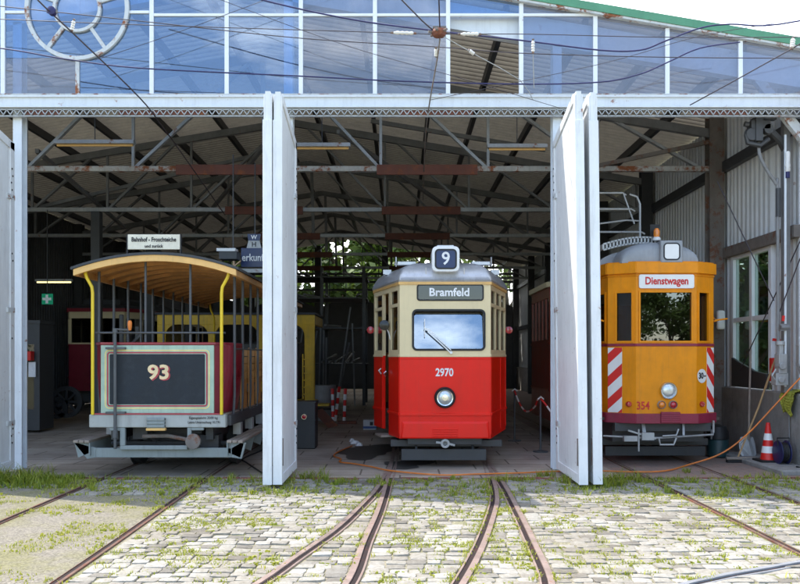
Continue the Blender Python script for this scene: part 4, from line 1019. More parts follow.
# ================================================================== orange work tram 354
def tram_354():
    X, Y = 3.95, 11.9
    t = thing('work_tram', 'orange work tram numbered 354 with Dienstwagen board and red and white warning stripes', 'tram', (X,Y,0))
    P = lambda x, y: (X+x, Y+y)
    A, Bq, C, D = P(-.80,.22), P(-.44,0), P(.46,0), P(.80,.22)
    SL_, SR = P(-1.0,1.5), P(1.0,1.5); LN = 2.75
    segs = [(A,Bq),(Bq,C),(C,D),(D,SR),(SR,P(1.0,LN)),(P(1.0,LN),P(-1.0,LN)),(P(-1.0,LN),SL_),(SL_,A)]
    ZB, ZW, ZT = .66, 1.81, 2.90
    ln = lambda s: math.hypot(s[1][0]-s[0][0], s[1][1]-s[0][1])
    mb = MB(); wz = (1.87, 2.60); gl = []
    for i, s in enumerate(segs):
        l = ln(s); ops = []
        if i == 1: ops = [(.06,l-.07)+wz]
        elif i == 0: ops = [(.13,l-.06)+wz]
        elif i == 2: ops = [(.05,l-.12)+wz]
        elif i in (3, 7): ops = [(.1,l*.5-.03)+wz, (l*.5+.03,l-.1)+wz]
        elif i in (4, 6): ops = [(.1,l-.1)+wz]
        wall_panel(mb, s[0], s[1], ZB, ZT, ops, .05)
        for o in ops: gl.append((i, s, o))
    body = mb.build('body', 'orange', t)
    for i, s, o in gl:
        g = MB(); pane(g, s[0], s[1], o[0]-.01, o[1]+.01, o[2]-.01, o[3]+.01, .03); g.build('windscreen' if i == 1 else 'side_glass', 'g_work' if i == 1 else 'g_tram', t)
        fr = MB(); p0, p1 = Vector((*s[0],0)), Vector((*s[1],0)); d = (p1-p0).normalized(); n = Vector((d.y,-d.x,0))
        O = [p0+d*u+Vector((0,0,z)) for u, z in ((o[0]-.022,o[2]-.022),(o[1]+.022,o[2]-.022),(o[1]+.022,o[3]+.022),(o[0]-.022,o[3]+.022))]
        I = [p0+d*u+Vector((0,0,z)) for u, z in ((o[0]+.006,o[2]+.006),(o[1]-.006,o[2]+.006),(o[1]-.006,o[3]-.006),(o[0]+.006,o[3]-.006))]
        fr.ring(O, I, n*.014); fr.build('window_frame', 'orange', t, bevel=.003)
    def band(z0, z1, out, m, name, ss=segs):
        mb = MB()
        pts = [ss[0][0]]+[s[1] for s in ss]
        for a, b in ss:
            d = Vector((b[0]-a[0], b[1]-a[1])).normalized(); n = Vector((d.y,-d.x))*out; e = d*(out*.25)
            mb.prism([(a[0]-e.x,a[1]-e.y,z0),(b[0]+e.x,b[1]+e.y,z0),(b[0]+e.x,b[1]+e.y,z1),(a[0]-e.x,a[1]-e.y,z1)], (n.x,n.y,0))
        return mb.build(name, m, t, bevel=.005)
    band(1.795, 1.835, .012, 'purple_red', 'belt_line')
    bm_ = band(.645, .792, .04, 'purple_red', 'bumper')
    band(2.88, 3.04, .04, 'orange', 'cornice'); band(2.84, 2.862, .015, 'orange', 'cornice_bead')
    vt = MB()
    for k in range(5): vt.box(X-.085,X+.20,Y-.065,Y-.035,.665+.03*k,.685+.03*k)
    vt.box(X-.085,X+.20,Y-.057,Y-.03,.655,.82); vt.build('vent', 'purple_red', bm_, bevel=.003)
    sb = MB(); sb.prism(rrect(X-.40,X+.42,2.655,2.862,.03,Y-.024), (0,.02,0)); sbo = sb.build('name_board', 'white', t, bevel=.003)
    text('lettering', 'Dienstwagen', 'red_text', sbo, (X+.01,Y-.027,2.762), .155, sx=.80, bold=.004)
    # warning stripes on the two corner facets
    for s, u0, u1, sg in ((segs[0], .0, .215, 1), (segs[2], ln(segs[2])-.165, ln(segs[2]), -1)):
        p0, p1 = Vector((*s[0],0)), Vector((*s[1],0)); d = (p1-p0).normalized(); n = Vector((d.y,-d.x,0))
        Q = lambda u, z, k: p0+d*u+n*k+Vector((0,0,z))
        z0, z1 = .80, 1.775
        pn = MB(); pn.prism([Q(u0,z0,.001),Q(u1,z0,.001),Q(u1,z1,.001),Q(u0,z1,.001)], n*.003); pno = pn.build('warning_panel', 'white', t)
        st = MB(); w = u1-u0; pt = .34; rise = .20
        zz = z0-.30
        while zz < z1:
            poly = [(u0, zz), (u1, zz+rise), (u1, zz+rise+pt*.47), (u0, zz+pt*.47)] if sg > 0 else [(u0, zz+rise), (u1, zz), (u1, zz+pt*.47), (u0, zz+rise+pt*.47)]
            # clip to the panel
            cl = poly
            for lim, up_ in ((z0, 1), (z1, -1)):
                o2 = []
                for i in range(len(cl)):
                    a, b = cl[i], cl[(i+1)%len(cl)]; ia, ib = (a[1]-lim)*up_ >= 0, (b[1]-lim)*up_ >= 0
                    if ia: o2.append(a)
                    if ia != ib: k = (lim-a[1])/(b[1]-a[1]); o2.append((a[0]+(b[0]-a[0])*k, lim))
                cl = o2
                if not cl: break
            if len(cl) >= 3: st.prism([Q(u, z, .0045) for u, z in cl], n*.002)
            zz += pt
        st.build('stripe', 'sign_red', pno)
    text('numeral', '354', 'red_text', body, (X-.335, Y-.004, .905), .165, sx=.80, bold=.003)
    # lamps
    def lamp(x, z, r, m, nm):
        b = MB(); b.lathe([(r*1.18,.03),(r*1.18,-.035),(r*1.05,-.055),(r*.98,-.03)], (X+x,Y-.0,z), 'y', 26); bo = b.build(nm, 'chrome' if r > .07 else 'steel_light', t, smooth=True)
        MB().lathe([(r,-.025),(r*.9,-.042),(r*.5,-.055),(.001,-.058)], (X+x,Y,z), 'y', 24).build('lens', m, bo, smooth=True)
    lamp(.035, 1.135, .112, 'lens', 'headlamp'); lamp(-.065, .925, .052, 'amber', 'indicator_lamp'); lamp(.105, .925, .052, 'red_lens', 'tail_lamp')
    for s, k in ((segs[0], .74), (segs[2], .30)):
        p = Vector((s[0][0]+(s[1][0]-s[0][0])*k, s[0][1]+(s[1][1]-s[0][1])*k, .93)); MB().lathe([(.042,.02),(.042,-.03),(.03,-.045),(.001,-.048)], p, 'y', 18).build('reflector', 'red_lens', t, smooth=True)
    s = segs[2]; k = .30; p = Vector((s[0][0]+(s[1][0]-s[0][0])*k, s[0][1]+(s[1][1]-s[0][1])*k, 1.35)); d = Vector((s[1][0]-s[0][0], s[1][1]-s[0][1], 0)).normalized(); n = Vector((d.y,-d.x,0))
    dc = MB(); pts = [p+n*.003+d*(.105*math.cos(a))+Vector((0,0,.105*math.sin(a))) for a in [2*math.pi*i/28 for i in range(28)]]; dc.prism(pts, n*.004); dco = dc.build('speed_disc', 'white', t)
    text('lettering', '30', 'ink', dco, p+n*.009-d*.025, .125, ax=d, sx=.9, bold=.004); text('lettering', 'km/h', 'ink', dco, p+n*.009+d*.065-Vector((0,0,.0)), .04, ax=d, sx=.6)
    # roof: low deck, arched clerestory with a rounded hood, lamp box, beacon, slatted walkway
    dk = MB(); dk.loft([[Vector((q[0],q[1],z)) for q in (A,Bq,C,D,SR,P(1.0,LN),P(-1.0,LN),SL_)] for z in (3.03,3.06)]); dko = dk.build('roof_deck', 'orange', t)
    hood = MB(); rings = []
    for y, k in ((.06,.55),(.09,.8),(.16,.93),(.30,1.0),(LN,1.0)):
        rings.append([Vector((X-.06+.60*math.cos(a)*(.9+.1*k), Y+y, 3.04+.34*math.sin(a)**.75*k if math.sin(a) > 0 else 3.04)) for a in [math.pi*i/18 for i in range(19)]])
    hood.loft(rings); hood.build('roof_hood', 'roof_grey', t, smooth=True)
    hr = MB(); o = [Vector((X-.42+.46*math.cos(a), Y+.5, 3.03+.24*math.sin(a))) for a in [math.pi*i/16 for i in range(17)]]; hr.loft([o, [q+Vector((0,1.6,0)) for q in o]]); hr.build('roof_vent', 'roof_grey', t, smooth=True)
    lb = MB(); lb.loft([[Vector((X+.09+x*k, Y+y, z)) for x, z in ((-.165,3.035),(.165,3.035),(.165,3.37),(-.165,3.37))] for y, k in ((-.01,1),(.3,.95))]); lbo = lb.build('lamp_box', 'roof_grey', t, bevel=.012)
    rf = MB(); rring(rf, X+.09-.125,X+.09+.125,3.075,3.335,.06,Y-.016,.02,.008); rf.build('box_bezel', 'ink', lbo)
    MB().prism(rrect(X+.09-.115,X+.09+.115,3.085,3.325,.05,Y-.014), (0,.005,0)).build('box_screen', 'white', lbo)
    wk = MB(); n_ = 16
    cur = lambda k: (X-.82+.8*k, 3.31+.17*math.sin(math.pi*(.12+.5*k)))
    for i in range(n_):
        x, z = cur(i/(n_-1)); wk.box(x-.012, x+.016, Y+.42, Y+.62, z-.08, z)
    for dz in (.0, -.09):
        for i in range(n_-1):
            (xa, za), (xb, zb) = cur(i/(n_-1)), cur((i+1)/(n_-1)); wk.bar((xa,Y+.42,za+dz),(xb+.01,Y+.42,zb+dz), .02, .025)
    wk.build('roof_walkway', 'steel_light', t)
    bc = MB(); bc.lathe([(.06,0),(.06,.03),(.045,.05)], (X-.02,Y+.35,3.42), 'z', 16); bco = bc.build('beacon', 'white', t)
    MB().lathe([(.042,.05),(.048,.1),(.045,.15),(.025,.185),(.001,.19)], (X-.02,Y+.35,3.42), 'z', 16).build('beacon_dome', 'amber', bco, smooth=True)
    MB().box(X-.09,X+.05,Y+.44,Y+.455,3.40,3.68).build('beacon_shield', 'black', bco)
    hp = MB()
    for z, x1 in ((4.28,-.30),(4.02,-.16),(3.65,.0)): hp.tube([(X-1.0,Y+1.0,z),(X+x1-.06,Y+1.0,z),(X+x1,Y+1.02,z-.03)], .016, 6)
    hp.tube([(X-.35,Y+1.0,4.28),(X-.25,Y+1.0,4.0),(X-.17,Y+1.0,3.78)], .014, 6); hp.tube([(X-.25,Y+1.0,4.26),(X-.13,Y+1.0,4.22),(X-.08,Y+1.0,4.1),(X-.08,Y+1.0,3.55)], .018, 6); hp.tube([(X-1.0,Y+1.0,3.75),(X-.3,Y+1.0,3.84),(X-.1,Y+1.0,3.83)], .014, 6)
    hp.build('pantograph_frame', 'steel_light', t)
    # side grab bars
    for x in (-1, 1): MB().tube([(X+x*.84,Y+.3,2.18),(X+x*.9,Y+.3,2.2),(X+x*1.06,Y+.35,2.22)], .014, 6).build('grab_bar', 'orange', t)
    # below the bumper
    ug = MB(); ug.box(X-.72,X+.72,Y+.12,Y+.2,.52,.66); ug.box(X-.7,X+.7,Y+.35,Y+2.6,.34,.66); ug.box(X-.9,X+.9,Y+.7,Y+.8,.25,.35); ug.build('underframe', 'steel_dark', t)
    dz = .18; cp = MB(); cp.tube([(X-.9,Y+.1,.27),(X-.35,Y+.02,.25),(X-.1,Y+0,.25),(X+.75,Y+.1,.29),(X+.75,Y+.1,.38)], .014, 6); cp.box(X-.62,X-.42,Y-.02,Y+.06,.2,.28); cp.box(X-.36,X-.18,Y-.04,Y+.05,.22,.33); cp.bar((X-.4,Y,.38),(X-.4,Y,.05), .02); cp.tube([(X+.2,Y+.02,.38),(X+.16,Y,.29),(X-.05,Y-.02,.28)], .014, 6)
    cp.tube([(X-.1,Y,.25),(X-.08,Y,.15),(X+.12,Y,.15),(X+.16,Y,.25)], .016, 6); cp.bar((X-.55,Y+.02,.36),(X-.15,Y-.02,.24), .025); cp.v = [p+Vector((0,0,dz)) for p in cp.v]; cp.bar((X+.75,Y+.1,.5),(X+.75,Y+.1,.68), .025); cp.bar((X-.3,Y+.05,.45),(X-.3,Y+.15,.68), .05); cp.bar((X+.28,Y+.03,.46),(X+.30,Y+.1,.68), .03); cp.build('coupling', 'steel_light', t)
    MB().box(X-.75,X+.8,Y+.55,Y+.62,.1,.24).build('lifeguard', 'box_grey', t)
    ip = MB(); wall_panel(ip, P(-.95,1.6), P(.95,1.6), .5, 2.88, [(.3,.9,1.8,2.5)], .03); ip.build('partition', 'interior', t)
    MB().box(X-.3,X+.3,Y+.3,Y+.55,.5,1.78).build('driver_desk', 'interior', t, bevel=.02)
    MB().box(X-.9,X+.9,Y+.25,Y+2.6,.68,.72).build('cab_floor', 'interior', t)
    for s in (-1, 1):
        mb = MB(); wheel_mb(mb, X-.045+s*.56, Y+1.9, .34, .34, .1*s); mb.build('wheel', 'steel_dark', t, smooth=True)
tram_354()

# ================================================================== old brown tram behind it and the red one far left
def small_tram(name, label, X, Y, hw, ln, low, up, roofm, zb, zw, zt, n, band_m, side_front):
    t = thing(name, label, 'tram', (X,Y,0)); P = lambda x, y: (X+x, Y+y)
    o = [P(-hw*.72,0),P(hw*.72,0),P(hw,.7),P(hw,ln-.7),P(hw*.72,ln),P(-hw*.72,ln),P(-hw,ln-.7),P(-hw,.7)]
    lo = MB(); u = MB()
    for i in range(8):
        a, b = o[i], o[(i+1)%8]; l = math.hypot(b[0]-a[0], b[1]-a[1]); k = n if i in (2,6) else 2 if i in (0,4) else 1
        wall_panel(lo, a, b, zb, zw, [], .04); w = (l-.07)/k
        ops = [(.07+w*j, w*(j+1), zw+.07, zt-.22) for j in range(k)]; wall_panel(u, a, b, zw, zt, ops, .045)
        g = MB(); pane(g, a, b, .03, l-.03, zw+.05, zt-.2, .025); g.build('side_glass', 'g_tram', t)
    lb = lo.build('lower_body', low, t); u.build('upper_body', up, t)
    mb = MB(); pl = [Vector(p) for p in o]
    mb.loft([[Vector((p.x,p.y,z)) for p in offset_poly(pl,-.02)] for z in (zw-.03, zw+.02)]); mb.build('belt_rail', low, t)
    mb = MB(); mb.loft([[Vector((p.x,p.y,z)) for p in offset_poly(pl,-.02)] for z in (zw*.5, zw*.5+.05)]); mb.build('waist_moulding', low, t)
    mb = MB(); mb.loft([[Vector((p.x,p.y,z)) for p in offset_poly(pl,k)] for z, k in ((zt-.02,-.06),(zt+.08,-.06))]); mb.build('letter_board', band_m, t)
    mb = MB(); mb.loft([[Vector((p.x,p.y,z)) for p in offset_poly(pl,k)] for z, k in ((zt+.08,-.04),(zt+.16,.1),(zt+.2,.3))]); ro = mb.build('roof', roofm, t)
    mb = MB(); mb.loft([[Vector((p.x,p.y,z)) for p in offset_poly(pl,k)] for z, k in ((zt+.19,.42),(zt+.36,.42),(zt+.43,.55))]); mb.build('clerestory', roofm, ro)
    MB().box(X-hw*.7,X+hw*.7,Y+.4,Y+ln-.4,.25,zb).build('underframe', 'steel_dark', t)
    ip = MB(); wall_panel(ip, P(-hw+.06,ln*.45), P(hw-.06,ln*.45), zb, zt, [(hw*.6,hw*1.3,zb,zt-.3)], .03); ip.build('partition', 'interior', t)
    return t
small_tram('brown_tram', 'old brown red wooden tram half hidden behind the middle pair of white door leaves', 3.93, 15.0, 1.0, 3.5, 'brown_red', 'brown_red', 'roof_dark', .38, 1.9, 3.02, 5, 'cream', 1)
small_tram('old_tram', 'dark red and cream tram parked deep in the shed beyond the open tram', -9.1, 24.0, 1.15, 9.0, 'maroon', 'cream', 'roof_dark', .6, 1.98, 3.0, 8, 'maroon', 0)

# ================================================================== yellow machine
def yellow_car():
    X, Y = -3.95, 19.6
    t = thing('yellow_works_car', 'yellow framed works car with dark arched openings standing behind the open tram', 'rail vehicle', (X,Y,0))
    x0, x1 = X-2.0, X+1.86; mb = MB(); ops = [(x0+.2,x0+1.25),(x0+1.42,x0+2.47),(x0+2.64,x1-.25)]
    zt, zb = 2.66, .55
    def face(y):
        mb.box(x0,x1,y,y+.08,zt-.24,zt)
        xs = [x0]+[v for o in ops for v in o]+[x1]
        for a, b in zip(xs[::2], xs[1::2]): mb.box(a,b,y,y+.08,zb,zt-.24)
        for a, b in ops:
            r = .28
            for cx, s in ((a, 1), (b, -1)):
                pts = [(cx,y+.004,zt-.24),(cx+s*r,y+.004,zt-.24)]+[(cx+s*(r-r*math.sin(q)),y+.004,zt-.24-r+r*math.cos(q)) for q in [R(15*k) for k in range(1,7)]]
                mb.prism(pts, (0,.07,0))
    face(Y); mb.box(x0,x0+.08,Y+.08,Y+2.0,zb,zt-.01); mb.box(x1-.08,x1,Y+.08,Y+2.0,zt-.24,zt-.01); mb.box(x0,x1,Y-.02,Y+2.1,zb-.18,zb)
    mb.build('frame', 'yellow_dirty', t, bevel=.01)
    MB().box(x0-.05,x1+.03,Y-.05,Y+2.13,zt,zt+.05).build('roof', 'roof_dark', t)
    MB().box(x0+.3,x1-.45,Y+.5,Y+1.7,zb,2.0).build('engine_case', 'steel_dark', t, bevel=.05)
    st = MB(); st.box(x1-.08,x1+.35,Y+.0,Y+.5,.42,.47); st.build('step', 'yellow_dirty', t)
    ld = MB()
    for k in range(6): ld.box(x1-.28,x1-.04,Y-.05,Y-.02,.7+.17*k,.73+.17*k)
    ld.box(x1-.3,x1-.27,Y-.05,Y-.02,.6,1.7); ld.box(x1-.05,x1-.02,Y-.05,Y-.02,.6,1.7); ld.build('ladder', 'yellow_dirty', t)
    for k in (-1.2, 1.1):
        mb = MB(); wheel_mb(mb, X+k, Y+.4, .32, .32, .1); mb.build('wheel', 'steel_dark', t, smooth=True)
yellow_car()
# ================================================================== things inside the doorways
def cabinet():
    p = floor_at(304, 449); x, y = -1.72, p.y
    t = thing('cabinet', 'dark grey metal cabinet with a round red tail lamp beside the left door pack', 'cabinet', (x,y,0))
    b = MB(); b.box(x-.32,x+.22,y,y+.42,.0,.83); bo = b.build('case', 'box_grey', t, bevel=.015)
    s = MB(); s.box(x-.325,x+.225,y-.006,y+.42,.50,.515); s.box(x-.33,x+.23,y-.01,y+.43,.815,.84); s.build('lid', 'box_grey', t)
    l = MB(); l.lathe([(.055,.01),(.055,-.03),(.045,-.04)], (x+.02,y,.57), 'y', 18); lo = l.build('lamp', 'chrome', t, smooth=True)
    MB().lathe([(.046,-.03),(.03,-.05),(.001,-.055)], (x+.02,y,.57), 'y', 18).build('lens', 'red_lens', lo, smooth=True)
cabinet()
def pole(u, v0, v1, du, label):
    p = floor_at(u, v1); h = (v1-v0)*p.y/FX; t = thing('warning_pole', label, 'pole', p, 'red and white poles on the floor behind the cabinet')
    top = Vector((p.x+du*p.y/FX, p.y+.12, h)); n = 6
    for part, m in (('white_band', 'white'), ('red_band', 'sign_red')):
        for k in range(n):
            if (k % 2 == 0) == (m == 'white'):
                a, b = p.lerp(top, k/n), p.lerp(top, (k+1)/n); MB().tube([a, b], .04, 8).build(part, m, t)
pole(333, 389, 423, -1, 'leftmost of the three red and white poles, tilted a little'); pole(335, 387, 421, 4, 'red and white pole crossing behind the leftmost one'); pole(344, 389, 423, 1, 'rightmost and most upright of the red and white poles')
b = MB(); p = floor_at(333, 428); b.prism([p+Vector((-.5,.35,.35)), p+Vector((-.28,.35,.42)), p+Vector((.12,-.05,.06)), p+Vector((-.1,-.05,.0))], (0,.05,.0)); tag(b.build('plank', 'rust_red'), 'reddish brown board leaning on the floor by the striped poles', 'board')
b = MB(); p = floor_at(341, 425); b.box(p.x-.1,p.x+.35,p.y+.2,p.y+.5,0,.06); tag(b.build('base_plate', 'rust_red'), 'low rusty base plate under the striped poles', 'base plate')
def carton():
    p = floor_at(369, 430); t = thing('carton', 'white and blue carton on the floor left of the red tram', 'box', p)
    MB().box(p.x-.13,p.x+.16,p.y,p.y+.25,0,.22).build('case', 'carton', t, bevel=.004); MB().box(p.x-.132,p.x+.162,p.y-.003,p.y+.25,.03,.08).build('print_band', 'carton_blue', t); MB().box(p.x+.02,p.x+.09,p.y-.004,p.y+.01,.10,.18).build('print_mark', 'ink', t)
carton()
def blob(name, m, cx, cy, rx, ry, z, label=None):
    mb = MB(); ph = [random.uniform(0,6.28) for _ in range(4)]; pts = []
    for k in range(40):
        a = 2*math.pi*k/40; r = 1+.22*math.sin(2*a+ph[0])+.16*math.sin(3*a+ph[1])+.1*math.sin(5*a+ph[2])+.06*math.sin(9*a+ph[3]); pts.append((cx+rx*r*math.cos(a), cy+ry*r*math.sin(a), z))
    mb.quad(pts); return tag(mb.build(name, m), kind='structure')
blob('oil_stain', 'oil', -.55, 13.9, .5, 1.0, .001); blob('oil_stain', 'oil', .1, 12.2, .35, .5, .001)
for u, v, w in ((355,444,.10),(359,446,.07),(352,442,.06)):
    p = floor_at(u, v); mb = MB(); mb.loft([[p+Vector((w*math.cos(a)*k,w*.7*math.sin(a)*k+.02*math.sin(3*a),z)) for a in [math.pi*i/4 for i in range(8)]] for z, k in ((.004,1),(.05,.75),(.07,.3))]); o = mb.build('crumpled_wrapper', 'paper')
    tag(o, {355:'large crumpled white wrapper on the oily floor', 359:'crumpled white wrapper right of the large one', 352:'smallest crumpled wrapper, farthest into the shed'}[u], 'litter', 'litter on the shed floor')
# cables
def smooth(pts, k=6):
    pts = [Vector(p) for p in pts]; out = []
    for i in range(len(pts)-1):
        p0, p1, p2, p3 = pts[max(i-1,0)], pts[i], pts[i+1], pts[min(i+2,len(pts)-1)]
        for j in range(k):
            t = j/k; out.append(.5*((2*p1)+(p2-p0)*t+(2*p0-5*p1+4*p2-p3)*t*t+(3*p1-p0-3*p2+p3)*t**3))
    return out+[pts[-1]]
fp = lambda u, v: floor_at(u, v, .02)
MB().tube(smooth([fp(352,446),fp(338,452),fp(334,456),fp(341,459),fp(340,462),fp(355,464),fp(372,467),fp(392,471),fp(440,475),fp(480,474),fp(520,473),fp(553,471.5),fp(600,471),fp(634,472),fp(665,471),(4.28,11.93,.02),(4.75,11.85,.2),(5.1,11.75,.5),(5.45,11.6,.95),(5.72,11.5,1.3),(5.84,11.45,1.42)]), .012, 6).build('extension_cable', 'cable_orange')
tag(bpy.data.objects['extension_cable'], 'orange cable lying across the doorways and rising to the right wall', 'cable')
MB().tube(smooth([fp(268,448),fp(258,452),fp(243,459),fp(247,463),fp(262,473)]), .012, 6).build('black_cable', 'black'); tag(bpy.data.objects['black_cable'], 'thin black cable on the floor right of the open tram', 'cable')
# rope barrier before the brown tram
for i, (u, vt, vb) in enumerate(((514.5, 390, 441), (540.5, 398, 452))):
    p = floor_at(u, vb); h = (vb-vt)*p.y/FX
    t = thing('barrier_post', 'short post of the chain barrier, nearer the red tram' if i == 0 else 'post of the chain barrier, nearer the white door leaves', 'post', p, 'posts of the chain barrier')
    mb = MB(); mb.lathe([(.13,0),(.13,.02),(.02,.035),(.016,h),(.028,h+.01),(.001,h+.04)], p, 'z', 14); mb.build('stem', 'post_grey', t, smooth=True)
    MB().tube([p+Vector((-.05,-.02,h-.02)), p+Vector((0,-.04,h+.02)), p+Vector((.05,-.02,h-.02))], .012, 6).build('chain_hook', 'white', t)
a = floor_at(514.5,441); a.z = (441-391)*a.y/FX; b_ = floor_at(540.5,452); b_.z = (452-399)*b_.y/FX
c = Vector((b_.x+.55, b_.y-.4, .45))
ch = thing('barrier_chain', 'red and white plastic chain sagging between the barrier posts', 'chain', (a.x,a.y,0))
pts = smooth([a, a.lerp(b_,.25)-Vector((0,0,.23)), a.lerp(b_,.5)-Vector((0,0,.31)), a.lerp(b_,.8)-Vector((0,0,.17)), b_, b_.lerp(c,.5)-Vector((0,0,.13)), c], 5)
for nm, m, k in (('red_links','sign_red',0),('white_links','white',1)):
    mb = MB()
    for i in range(len(pts)-1):
        if (i//2) % 2 == k: mb.tube([pts[i], pts[i+1]], .016, 6)
    mb.build(nm, m, ch)
# left interior: kiosk, red box, exit sign, tubes, wheel set
t = thing('display_kiosk', 'dark glass fronted kiosk standing far left inside the shed', 'kiosk', (-8.2,17.6,0))
mb = MB(); wall_panel(mb, (-9.2,17.2), (-7.75,17.2), .05, 2.35, [(.12,.66,.5,1.9),(.8,1.33,.5,1.9)], .05); mb.box(-9.2,-9.15,17.25,17.9,.05,2.35); mb.box(-7.8,-7.75,17.25,17.9,.05,2.35); mb.box(-9.22,-7.73,17.18,17.92,2.35,2.42); mb.build('case', 'steel_dark', t)
g = MB(); pane(g, (-9.2,17.2), (-7.75,17.2), .1, 1.36, .5, 1.9); g.build('glass_front', 'g_tram', t); MB().box(-9.14,-7.81,17.8,17.85,.1,2.3).build('backboard', 'steel_dark', t); MB().box(-8.75,-8.1,17.185,17.2,2.12,2.25).build('name_strip', 'steel_light', t)
p = at(27, 356, 17.0); t = thing('alarm_box', 'small bright red box with white sheet below on the kiosk front', 'box', (p.x,17.0,p.z)); MB().box(p.x-.1,p.x+.08,17.0,17.17,p.z-.1,p.z+.1).build('case', 'sign_red', t, bevel=.01); MB().box(p.x-.03,p.x+.12,17.13,17.165,p.z-.45,p.z-.13).build('sheet', 'paper', t)
p = at(47, 299, 18.3); t = thing('exit_sign', 'green emergency exit sign with white cross hanging in the dark left aisle', 'sign', (p.x,18.3,p.z))
MB().box(p.x-.12,p.x+.12,18.3,18.34,p.z-.12,p.z+.12).build('panel', 'exit_green', t); mb = MB(); mb.box(p.x-.03,p.x+.03,18.292,18.3,p.z-.1,p.z+.1); mb.box(p.x-.1,p.x-.03,18.292,18.3,p.z-.03,p.z+.03); mb.box(p.x+.03,p.x+.1,18.292,18.3,p.z-.03,p.z+.03); mb.build('cross', 'white', t); MB().bar((p.x,18.32,p.z+.16),(p.x,18.32,5.0), .015).build('hanger', 'steel_dark', t)
def tube_lamp(u, v, Y, l, lit, label, tilt=0):
    p = at(u, v, Y); t = thing('tube_lamp', label, 'lamp', p, 'tube lamps under the roof')
    MB().box(p.x-l/2,p.x+l/2,Y-.06,Y+.06,p.z,p.z+.06).build('housing', 'steel_light', t)
    MB().tube([(p.x-l/2+.03,Y,p.z-.02),(p.x+l/2-.03,Y,p.z-.02)], .02, 8).build('tube', 'lamp_lit' if lit else 'wood_light', t)
    MB().bar((p.x,Y,p.z+.05),(p.x,Y,p.z+.6), .012).build('hanger', 'steel_dark', t)
tube_lamp(54, 281.5, 21, .95, True, 'only lit tube lamp, low in the dark left aisle'); tube_lamp(95, 144, 13.4, 1.33, False, 'long unlit tube lamp high in the left bay'); tube_lamp(322, 147, 13.4, .95, False, 'unlit tube lamp high beside the middle of the shed'); tube_lamp(517, 148, 13.4, 1.0, False, 'unlit tube lamp high in the middle bay by the right door pack')
tube_lamp(70, 303, 27, 1.4, False, 'faint unlit tube lamp deep in the left aisle')
for k, (u, v, r) in enumerate(((66,402,.34),(56,408,.22))):
    p = at(u, v, 19.5); mb = MB(); torus(mb, (p.x,p.z), r, .05, 19.5, 19.58, 24)
    for q in range(4): a = math.pi*q/4; mb.bar((p.x-r*math.cos(a),19.54,p.z-r*math.sin(a)),(p.x+r*math.cos(a),19.54,p.z+r*math.sin(a)), .05)
    tag(mb.build('spoked_wheel', 'steel_dark'), 'large dark spoked wheel standing behind the open tram' if k == 0 else 'smaller dark spoked wheel left of the large one', 'wheel')
# machine stand with drums beside the wheels
t = thing('machine_stand', 'tall dark machine stand in the gloom between kiosk and old tram', 'machine', (-6.9,20.3,0))
mb = MB(); mb.box(-7.3,-6.5,20.2,20.9,0,1.0); mb.box(-7.1,-7.0,20.2,20.3,1.0,2.7); mb.box(-6.7,-6.6,20.2,20.3,1.0,2.4); mb.tube([(-7.2,20.1,.2),(-6.9,20.1,1.8),(-6.5,20.1,2.2)], .05, 6); mb.build('stand', 'steel_grey', t, bevel=.02); MB().lathe([(.25,0),(.25,.5),(.1,.55)], (-6.85,20.5,1.0), 'z', 16).build('drum', 'steel_dark', t)
# blue enamel sign and its round emblem board above the open tram
t = thing('name_sign', 'blue enamel sign with white letters partly hidden by the left door pack', 'sign', (-2.5,14.2,4.0))
p0, p1 = at(241, 267, 14.2), at(290, 248, 14.2)
MB().box(p0.x,p1.x,14.2,14.24,p0.z,p1.z).build('board', 'sign_blue', t, bevel=.004); text('lettering', 'erkunft', 'white_text', t, ((p0.x+.015),14.195,(p0.z+p1.z)/2-.005), .18, sx=.82, bold=.003, align='LEFT'); MB().box(p0.x,p1.x,14.19,14.26,p0.z-.10,p0.z-.03).build('lamp_strip', 'steel_light', t)
e0, e1 = at(246, 248, 14.2), at(262, 235, 14.2); xm = (e0.x+e1.x)/2
mb = MB(); mb.prism([(xm-.13,14.2,e0.z+.0),(xm+.13,14.2,e0.z),(xm+.10,14.2,e0.z+.13),(xm-.10,14.2,e0.z+.13)], (0,.03,0)); mb.build('emblem_base', 'steel_light', t); mb = MB(); mb.prism([(xm-.1,14.2,e0.z+.133),(xm+.1,14.2,e0.z+.133),(xm+.12,14.2,e0.z+.25),(xm-.12,14.2,e0.z+.25)], (0,.03,0)); mb.build('emblem_top', 'sign_blue', t)
text('lettering', 'W', 'white_text', t, (xm,14.196,e0.z+.19), .10, bold=.002); text('lettering', 'H', 'ink', t, (xm,14.196,e0.z+.062), .12, bold=.002)
MB().bar((xm,14.3,e0.z+.2),(xm,14.3,5.1), .02).build('hanger', 'steel_dark', t)
t = thing('roof_fitting', 'small white topped dark fitting hanging just above the open tram roof', 'fitting', at(232,250,13.6)); p = at(232, 250, 13.6)
MB().box(p.x-.22,p.x+.08,13.6,13.9,p.z-.15,p.z-.02).build('case', 'steel_dark', t); MB().box(p.x-.26,p.x+.06,13.58,13.8,p.z-.02,p.z+.03).build('plate', 'white', t); MB().bar((p.x,13.7,p.z),(p.x,13.7,5.1), .02).build('hanger', 'steel_dark', t)
